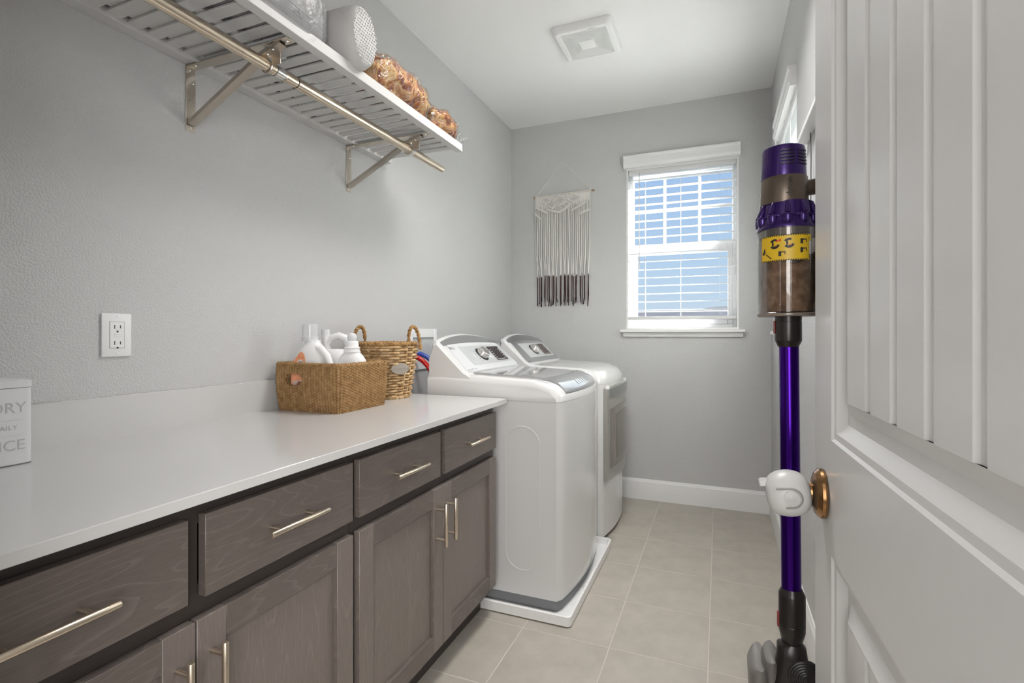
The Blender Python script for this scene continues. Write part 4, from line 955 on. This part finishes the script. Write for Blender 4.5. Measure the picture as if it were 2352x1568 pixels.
# ------------------------------------------------------------------ ceiling exhaust fan
fx, fy = .842, 2.678
ef = thing('exhaust_fan', (fx, fy, ZC), 'square white exhaust fan grille on the ceiling', 'exhaust fan')
def fr(w, h, z, r=.02, bow=.0):
    out = []
    for a, b_ in rrect(w, h, r, 5):
        out.append((fx + a * (1 + bow * (1 - (2 * b_ / h) ** 2)), fy + b_ * (1 + bow * (1 - (2 * a / w) ** 2)), z))
    return out
MB().loft([fr(.312, .322, ZC - .0005, .028, .02), fr(.312, .322, ZC - .008, .028, .02), fr(.300, .310, ZC - .026, .026, .02), fr(.282, .292, ZC - .0335, .022, .02), fr(.242, .256, ZC - .0340, .006, .02), fr(.236, .250, ZC - .0320, .005, .02), fr(.232, .246, ZC - .0250, .005, .02)], cap=False).build('cover', CEIL, ef, ang=25)
MB().loft([fr(.236, .250, ZC - .0245, .005, .02), fr(.236, .250, ZC - .0235, .005, .02)]).build('grille_back', mat('grille_dark', (.62, .62, .61), .6), ef)
for k in range(15):
    q = k / 14; w, h = .2340 - .150 * q, .2480 - .160 * q; tt = .0072
    MB().loft([fr(w, h, ZC - .0255, .004, .02), fr(w - .001, h - .001, ZC - .0318 - .002 * q, .004, .02), fr(w - tt, h - tt, ZC - .0318 - .002 * q, .003, .02), fr(w - tt, h - tt, ZC - .0255, .003, .02)], cap=False).build('louver', CEIL, ef, ang=20)
MB().loft([fr(.076, .080, ZC - .0255, .006), fr(.076, .080, ZC - .0350, .006), fr(.072, .076, ZC - .0360, .006)]).build('center_plate', CEIL, ef, ang=25)
MB().box(fx + .030, fx + .075, fy - .1375, fy - .1355, ZC - .0350, ZC - .0338).build('name_mark', mat('mark_pale', (.45, .45, .45), .5), ef)

# ------------------------------------------------------------------ macrame hanging on the far wall
mc = thing('macrame_hanging', (.42, YF, 1.36), 'white macrame wall hanging with brown dyed fringe on the far wall', 'wall hanging')
MB().tube([(.187, YF - .012, 2.190), (.654, YF - .012, 2.203)], .0072, 12).build('dowel', mat('dowel_wood', (.36, .24, .15), .6, var=(30, .2)), mc)
def cord_mat():
    m = bpy.data.materials.new('cotton_cord'); m.use_nodes = True; nt = m.node_tree; p = nt.nodes['Principled BSDF']; p.inputs['Roughness'].default_value = .85
    g = nt.nodes.new('ShaderNodeNewGeometry'); sx = nt.nodes.new('ShaderNodeSeparateXYZ'); n = nt.nodes.new('ShaderNodeTexNoise'); n.inputs['Scale'].default_value = 40
    mp = nt.nodes.new('ShaderNodeMath'); mp.operation = 'MULTIPLY_ADD'; mp.inputs[1].default_value = .06
    cr = nt.nodes.new('ShaderNodeValToRGB'); e = cr.color_ramp.elements; e[0].position = 0.0; e[0].color = (.030, .012, .010, 1); e[1].position = 1; e[1].color = (.80, .78, .74, 1)
    k = e.new(.50); k.color = (.060, .022, .018, 1); k = e.new(.545); k.color = (.80, .78, .74, 1)
    ma = nt.nodes.new('ShaderNodeMapRange'); ma.inputs['From Min'].default_value = 1.40; ma.inputs['From Max'].default_value = 1.83
    nt.links.new(g.outputs['Position'], sx.inputs[0]); nt.links.new(g.outputs['Position'], n.inputs['Vector']); nt.links.new(n.outputs[0], mp.inputs[0]); nt.links.new(sx.outputs['Z'], mp.inputs[2])
    nt.links.new(mp.outputs[0], ma.inputs[0]); nt.links.new(ma.outputs[0], cr.inputs[0]); nt.links.new(cr.outputs[0], p.inputs['Base Color']); return m
CORD = cord_mat()
DOW = lambda x: 2.190 + (x - .187) / .467 * .013
MB().tube([(.212, YF - .018, DOW(.212) + .004), (.414, YF - .006, 2.445), (.634, YF - .018, DOW(.634) + .004)], .0019, 6).build('hanging_cord', CORD, mc)
rg = random.Random(11); ncord = 42
for i in range(ncord):
    x = .203 + (.624 - .203) * i / (ncord - 1); clump = .0055 * math.sin(i * 2.1) + .003 * rg.uniform(-1, 1)
    end = 1.372 + rg.uniform(-.012, .030); yy = YF - .007 - .005 * (i % 2); gcn = i // 3 if i % 7 else i // 3 + .4; xe = .207 + (.618 - .207) * (gcn * 3 + 1) / (ncord - 1) + rg.uniform(-.005, .005)
    pts = [(x, YF - .012, DOW(x) - .004), (x, yy - .002, DOW(x) - .06), (x + clump * .3, yy, 2.02), (x + clump * .8, yy, 1.75), (xe, yy, 1.60), (xe + rg.uniform(-.004, .004), yy - .002, 1.45), (xe + rg.uniform(-.006, .006), yy - .001, end)]
    MB().tube(pts, [.0032, .0032, .0031, .0031, .0030, .0031, .0028], 6).build('cord', CORD, mc, ang=80)
    if i % 3 != 1: MB().lathe([(.0, -.006), (.0034, -.003), (.0036, .002), (.0, .006)], pts[-1][0], pts[-1][1], 8, M=T(0, 0, end + .004)).build('end_knot', CORD, mc, ang=80)
for i in range(ncord - 1):                               # short cords that end in the knotted panel
    x = .203 + (.624 - .203) * (i + .5) / (ncord - 1); dd0 = .070 + .060 * (1 - abs(x - .40) / .2) + rg.uniform(-.01, .01)
    MB().tube([(x, YF - .012, DOW(x) - .004), (x, YF - .013, DOW(x) - dd0 * .5), (x + rg.uniform(-.004, .004), YF - .010, DOW(x) - dd0)], .0032, 6).build('knotted_cord', CORD, mc, ang=80)
kn = MB()
for i in range(58):                                      # lark's head knots on the dowel
    x = .206 + .424 * i / 57; kn.tube([(x, YF - .0205, DOW(x) + .004), (x, YF - .0215, DOW(x) - .004), (x, YF - .018, DOW(x) - .013)], .0033, 6)
kn.build('dowel_knots', CORD, mc, ang=80)
def diamond(x, drop, w, h, nm='knotted_diamond'):
    z = DOW(x) - drop; b_ = MB()
    for k in (1.0, .56):
        P4 = [(x - w * k, z), (x, z + h * k), (x + w * k, z), (x, z - h * k)]
        for a, c in zip(P4, P4[1:] + P4[:1]):
            n = 9; b_.tube([(a[0] + (c[0] - a[0]) * i / n, YF - .0270 - .0016 * (i % 2), a[1] + (c[1] - a[1]) * i / n) for i in range(n + 1)], [.0046 if i % 2 else .0036 for i in range(n + 1)], 6)
    for k in range(3): b_.lathe([(.0, -.004), (.0040, 0), (.0, .004)], x + (k - 1) * w * .22, YF - .0205, 8, M=T(0, 0, z))
    b_.build(nm, CORD, mc, ang=80)
for a in ((.288, .038, .041, .026), (.393, .049, .052, .033), (.504, .044, .047, .031), (.336, .078, .033, .023), (.449, .080, .033, .023)): diamond(*a)
def band(pts, r=.0046):
    b_ = MB(); V = [Vector((x, YF - .026, DOW(x) - d)) for x, d in pts]
    for a, c in zip(V, V[1:]):
        n = max(4, int((c - a).length / .007)); b_.tube([a + (c - a) * i / n + Vector((0, -.0012 * (i % 2), 0)) for i in range(n + 1)], [r if i % 2 else r * .78 for i in range(n + 1)], 6)
    b_.build('knotted_band', CORD, mc, ang=80)
for dd_ in (0, .008): band(((.300, .100 + dd_), (.395, .133 + dd_), (.470, .090 + dd_)))
for dd_ in (0, .009): band(((.204, .072 + dd_), (.302, .128 + dd_))); band(((.598, .075 + dd_), (.490, .125 + dd_))); band(((.204, .122 + dd_), (.245, .163 + dd_))); band(((.620, .135 + dd_), (.545, .158 + dd_)))

# ------------------------------------------------------------------ right wall: ledge with a charger cord, vacuum on its dock
lg = tag(MB().box(1.768, XR - .0005, .95, 2.215, 1.8795, 1.8975, b=.0015).build('wall_ledge', TRIM), 'narrow white floating ledge on the right wall beside the blind', 'ledge')
cd = tag(MB().tube([(1.795, 2.085, 1.8785), (1.797, 2.085, 1.80), (1.796, 2.086, 1.60), (1.797, 2.06, 1.30), (1.797, 1.70, 1.15), (1.797, 1.20, 1.25)], .0022, 8).build('charger_cord', mat('grey_cord', (.16, .16, .16), .5)), 'thin dark charger cord hanging from the white wall ledge', 'cord')
MB().tube([(1.795, 2.085, 1.700), (1.790, 2.094, 1.692), (1.786, 2.102, 1.684)], .0016, 6).build('cord_clip', mat('grey_cord', (.16, .16, .16), .5), cd)

VX, VY = 1.609, 1.060
vc = thing('stick_vacuum', (VX, VY, .30), 'purple and grey stick vacuum with a clear dust bin hanging behind the door', 'vacuum cleaner')
PURP = mat('vacuum_purple', (.040, .014, .125), .26, .6, coat=.3); BRZ = mat('vacuum_bronze', (.12, .092, .070), .32, .5); DKG = mat('vacuum_dark', (.022, .018, .016), .28, .2); WND = mat('wand_violet', (.045, .004, .20), .22, .9)
GRY = mat('vacuum_grey', (.15, .138, .128), .4, .2)
# motor cap with vents
mcap = MB().lathe([(.0, 1.503), (.030, 1.5035), (.0348, 1.501), (.0358, 1.496), (.0378, 1.4465)], VX - .006, VY, 48).build('motor_cap', PURP, vc, ang=30)
vt = MB()
for gq in (-1, 1):
    for i in range(5):
        z = 1.4905 - i * .0060; r_ = .0368 + (1.496 - z) * .04 + .0002
        arc = [R(-62 + gq * 23 + d) for d in (-18, -12, -6, 0, 6, 12, 18)]
        vs_ = [(VX - .006 + (r_ + .0002) * math.cos(a), VY + (r_ + .0002) * math.sin(a), z + dz_) for dz_ in (-.0014, .0014) for a in arc]
        vt.add(vs_, [(j, j + 1, j + 8, j + 7) for j in range(6)])
vt.build('vent_slots', mat('vent_black', (.010, .004, .020), .4), mcap)
bd = MB().lathe([(.0378, 1.4465), (.0384, 1.4455), (.0402, 1.400), (.0398, 1.398)], VX - .005, VY, 48).build('motor_band', BRZ, vc, ang=30)
tv = Vector((1.493 - VX, -VY, 0)).normalized(); tv = Matrix.Rotation(R(14), 3, 'Z') @ tv
lp = Vector((VX - .005, VY, 0)) + tv * .0400
text('brand_lettering', 'dyson', .0148, basis((lp.x, lp.y, 1.4065), (0, 0, 1), Vector((tv.y, -tv.x, 0)), tv) @ T(0, -.004, .0004), mat('brand_dark', (.03, .025, .02), .4), vc)
# cyclone skirt: cone, scalloped flange, a finger and a cup for every cyclone
nf = 11; fo = R(-62)
MB().lathe([(.0404, 1.400), (.0412, 1.396), (.0440, 1.380), (.0462, 1.368), (.0480, 1.360), (.0508, 1.354), (.0508, 1.351)], VX, VY, 64).build('cyclone_cone', PURP, vc, ang=45)
MB().lathe([(.040, 1.3755), (.0490, 1.3750), (.0500, 1.3732), (.0490, 1.3712), (.040, 1.3705)], VX, VY, 176, fn=lambda a, z: 1 + .135 * abs(math.cos(nf * (a - fo) / 2)) - .06).build('cyclone_flange', PURP, vc, ang=45)
for k in range(nf):
    a = 2 * PI * k / nf + fo; c_, s_ = math.cos(a), math.sin(a)
    MB().tube([(VX + r_ * c_, VY + r_ * s_, z) for r_, z in ((.0400, 1.3990), (.0412, 1.3965), (.0436, 1.388), (.0470, 1.3790), (.0500, 1.3745))], [.0015, .0036, .0046, .0050, .0042], 12).build('cyclone_finger', PURP, vc, ang=80)
    MB().lathe([(.0, 1.3545), (.0050, 1.3560), (.0082, 1.3610), (.0090, 1.3670), (.0088, 1.3715), (.0, 1.3720)], VX + .0445 * c_, VY + .0445 * s_, 18).build('cyclone_cup', PURP, vc, ang=80)
# clear bin, dust, lid
MB().lathe([(.0498, 1.352), (.0500, 1.350), (.0500, 1.201), (.0492, 1.1995), (.0482, 1.2005), (.0482, 1.350)], VX + .001, VY, 56).build('dust_bin', clear('bin_clear', (.90, .88, .86), .04, .05), vc, ang=40)
MB().lathe([(.0478, 1.3515), (.0478, 1.3385), (.0474, 1.338), (.0, 1.338)], VX + .001, VY, 48).build('seal_ring', GRY, vc, ang=30)
MB().lathe([(.0, 1.340), (.030, 1.340), (.030, 1.235), (.026, 1.228), (.0, 1.228)], VX + .001, VY, 40).build('shroud', mat('shroud_grey', (.40, .37, .33), .35, .4, bump=(400, .3, .001)), vc, ang=40)
DUST = rope_mat('dust_fluff', (.10, .055, .03), (.22, .13, .075), (.36, .25, .16))
dv, df = [], []
for i in range(31):
    z = 1.2020 + .1080 * i / 30
    for j in range(60):
        a = 2 * PI * j / 60; top = 1.300 + .022 * noise.noise(Vector((math.cos(a) * 1.5, math.sin(a) * 1.5, 4))) 
        zz = min(z, top); r_ = (.0440 + .0032 * noise.noise(Vector((math.cos(a) * 4, math.sin(a) * 4, z * 60)))) * (1.0 if z < top else max(.72, 1 - (z - top) * 8))
        notch = 1.0
        dv.append((VX + .001 + r_ * notch * math.cos(a), VY + r_ * notch * math.sin(a), zz))
for i in range(30):
    for j in range(60): df.append((i * 60 + j, i * 60 + (j + 1) % 60, (i + 1) * 60 + (j + 1) % 60, (i + 1) * 60 + j))
o = MB().add(dv, df).build('dust', DUST, vc, ang=80); o['kind'] = 'stuff'
MB().lathe([(.0, 1.1935), (.0495, 1.1935), (.0510, 1.1950), (.0510, 1.1985), (.0490, 1.1992), (.0, 1.1992)], VX + .001, VY, 48).build('bin_lid', mat('lid_smoke', (.20, .16, .13), .2), vc, ang=30)
MB().tube([(VX + .0505, VY - .012, 1.36), (VX + .0515, VY - .012, 1.20)], .0022, 8).build('bin_runner', mat('runner_brown', (.10, .05, .045), .35), vc)
# yellow care label wrapped on the bin
lab0 = math.atan2(-VY, 1.493 - VX) - R(5)                # angle of the label centre, towards the camera
def cyl(u, z, off): a = lab0 + u / .0500; return (VX + .001 + (.0500 + off) * math.cos(a), VY + (.0500 + off) * math.sin(a), z)
def sheet(u0, u1, z0, z1, off, n=14): return [cyl(u0 + (u1 - u0) * i / n, z, off) for z in (z0, z1) for i in range(n + 1)], [(i, i + 1, n + 2 + i, n + 1 + i) for i in range(n)]
LU, LZ0, LZ1 = .0440, 1.2915, 1.3365
ye = MB().add(*sheet(-LU, LU - .004, LZ0, LZ1, .0006)).add(*sheet(LU - .004, LU, LZ1 - .012, LZ1 - .001, .0006, 2)).build('care_label', mat('label_yellow', (.64, .41, .012), .4), vc, fixn=False)
ic = MB()
def quad(pts, off=.0011): ic.add([cyl(u, z, off) for u, z in pts], [tuple(range(len(pts)))])
nb = 22
for i in range(nb):
    u = -LU + (2 * LU - .006) * i / nb
    for z, s_ in ((LZ1 - .0020, 1), (LZ0, 1)): quad([(u, z), (u + .0019, z), (u + .0031, z + .0019), (u + .0012, z + .0019)])
for i in range(9):
    z = LZ0 + .003 + i * .0042
    quad([(-LU, z), (-LU + .0014, z + .001), (-LU + .0014, z + .0026), (-LU, z + .0016)]); quad([(LU - .0056, z), (LU - .0042, z + .001), (LU - .0042, z + .0026), (LU - .0056, z + .0016)])
def arcq(cu, cz, r0, r1, a0, a1, n=8):
    for i in range(n):
        p, q = R(a0 + (a1 - a0) * i / n), R(a0 + (a1 - a0) * (i + 1) / n); quad([(cu + r0 * math.cos(p), cz + r0 * math.sin(p)), (cu + r1 * math.cos(p), cz + r1 * math.sin(p)), (cu + r1 * math.cos(q), cz + r1 * math.sin(q)), (cu + r0 * math.cos(q), cz + r0 * math.sin(q))])
for cu in (-.0165, .0065):
    cz = 1.3215; arcq(cu, cz, .0052, .0088, 60, 150); arcq(cu, cz, .0045, .0088, 215, 345); quad([(cu - .004, cz - .003), (cu - .001, cz - .003), (cu - .002, cz + .006), (cu - .005, cz + .006)])
for cu, cz in ((.030, 1.3235), (.030, 1.3080), (-.004, 1.3030)):
    quad([(cu - .006, cz - .004), (cu - .0015, cz - .004), (cu - .0015, cz + .005), (cu - .006, cz + .005)]); quad([(cu - .0015, cz + .002), (cu + .005, cz + .003), (cu + .005, cz + .0045), (cu - .0015, cz + .0042)]); quad([(cu + .0036, cz - .0015), (cu + .005, cz - .0015), (cu + .005, cz + .003), (cu + .0036, cz + .003)])
quad([(-.0415, 1.3060), (-.0375, 1.3035), (-.0330, 1.3090), (-.0370, 1.3120)]); quad([(-.0375, 1.3115), (-.0350, 1.3105), (-.0340, 1.3150), (-.0370, 1.3150)]); quad([(-.0330, 1.3040), (-.0318, 1.3052), (-.0215, 1.2965), (-.0230, 1.2955)])
ic.build('label_icons', mat('label_black', (.02, .018, .015), .5), ye, fixn=False)
ic = MB()
quad([(-.0145, 1.3275), (-.0130, 1.3290), (-.0050, 1.3265), (-.0065, 1.3250)]); quad([(-.0130, 1.3245), (-.0145, 1.3262), (-.0065, 1.3300), (-.0050, 1.3290)]); quad([(-.0160, 1.3170), (-.0120, 1.3170), (-.0120, 1.3185), (-.0160, 1.3185)]); quad([(.0070, 1.3170), (.0110, 1.3170), (.0110, 1.3185), (.0070, 1.3185)])
ic.build('label_red_marks', mat('label_red', (.60, .05, .015), .5), ye, fixn=False)
# neck collar, wand, lower joint
MB().lathe([(.0225, 1.1935), (.0218, 1.184), (.0222, 1.1835), (.0224, 1.150), (.0218, 1.148), (.0170, 1.138), (.0, 1.138)], VX + .002, VY, 40).build('neck_collar', DKG, vc, ang=25)
MB().box(VX - .0225, VX - .0195, VY - .006, VY + .004, 1.162, 1.186, b=.001).build('release_catch', mat('catch_red', (.22, .03, .03), .4), vc)
MB().tube([(VX + .003, VY, 1.142), (VX + .007, VY, .690)], .0165, 36).build('wand', WND, vc)
MB().lathe([(.0168, .6960), (.0215, .6860), (.0222, .6840), (.0224, .6330), (.0220, .6322), (.0220, .6310), (.0224, .6302), (.0222, .6180), (.0165, .5960), (.012, .590)], VX + .008, VY, 40).build('lower_collar', DKG, vc, ang=25)
MB().box(VX - .0165, VX - .0125, VY - .006, VY + .004, .622, .648, b=.001).build('release_catch', mat('catch_red', (.22, .03, .03), .4), vc)
# hinged floor head hanging below
hx = VX + .010
MB().loft([super_ring(hx + dx, VY, z, a, b_, 0, 2.4) for dx, z, a, b_ in ((.000, .600, .012, .014), (-.003, .590, .024, .020), (-.002, .570, .026, .022), (-.002, .545, .031, .024), (-.006, .50, .041, .027), (-.008, .44, .052, .030), (-.008, .36, .060, .033), (-.008, .34, .055, .03))]).build('head_neck', DKG, vc, ang=50)
jd = Vector((.10, -.985, 0)).normalized(); jM = basis((hx + .017, VY - .016, .5480), Vector((-jd.y, jd.x, 0)), (0, 0, 1), jd)
rj = [(.0295, 0)]
for k in range(7): rr = .0285 - k * .0036; rj += [(rr + .0008, .004 + k * .0016), (rr, .0052 + k * .0016), (rr - .0010, .0046 + k * .0016)]
rj += [(.0, .0150)]
MB().lathe(rj, n=40, M=jM).build('ribbed_joint', mat('joint_black', (.022, .020, .019), .4), vc, ang=20)
MB().loft([super_ring(VX - .028 + dx, VY + .022, z, a, .040, 0, 2.6) for dx, z, a in ((.004, .558, .006), (.003, .555, .012), (.002, .546, .0155), (.006, .48, .016), (.012, .34, .016))]).build('roller_cover', GRY, vc, ang=40)
MB().loft([super_ring(VX - .048 + dx, VY + .030, z, a, .050, 0, 2.6) for dx, z, a in ((.004, .540, .008), (.003, .536, .015), (.002, .524, .0195), (.006, .46, .0205), (.014, .32, .020))]).build('brush_housing', mat('housing_grey', (.20, .185, .172), .35, .2), vc, ang=40)
# handle and battery on the wall side
MB().tube([(VX + .030, VY + .004, 1.428), (VX + .060, VY + .008, 1.432), (VX + .090, VY + .010, 1.420), (VX + .105, VY + .010, 1.385), (VX + .103, VY + .010, 1.33), (VX + .098, VY + .010, 1.29)], [.014, .0155, .015, .0145, .014, .018], 14).build('handle', BRZ, vc)
MB().box(VX + .058, VX + .072, VY - .004, VY + .012, 1.383, 1.412, b=.003).build('trigger', mat('trigger_red', (.40, .015, .02), .35), vc)
MB().box(VX + .066, VX + .128, VY - .012, VY + .034, 1.235, 1.295, b=.008, seg=2).build('battery', BRZ, vc)
MB().box(VX + .045, VX + .070, VY - .004, VY + .018, 1.255, 1.285, b=.003).build('bin_catch', BRZ, vc)
dk = tag(MB().box(VX + .1285, XR - .0005, VY - .02, VY + .045, 1.15, 1.33, b=.006, seg=2).build('wall_dock', mat('dock_grey', (.20, .19, .18), .45)), 'grey wall dock holding the stick vacuum against the right wall', 'dock')
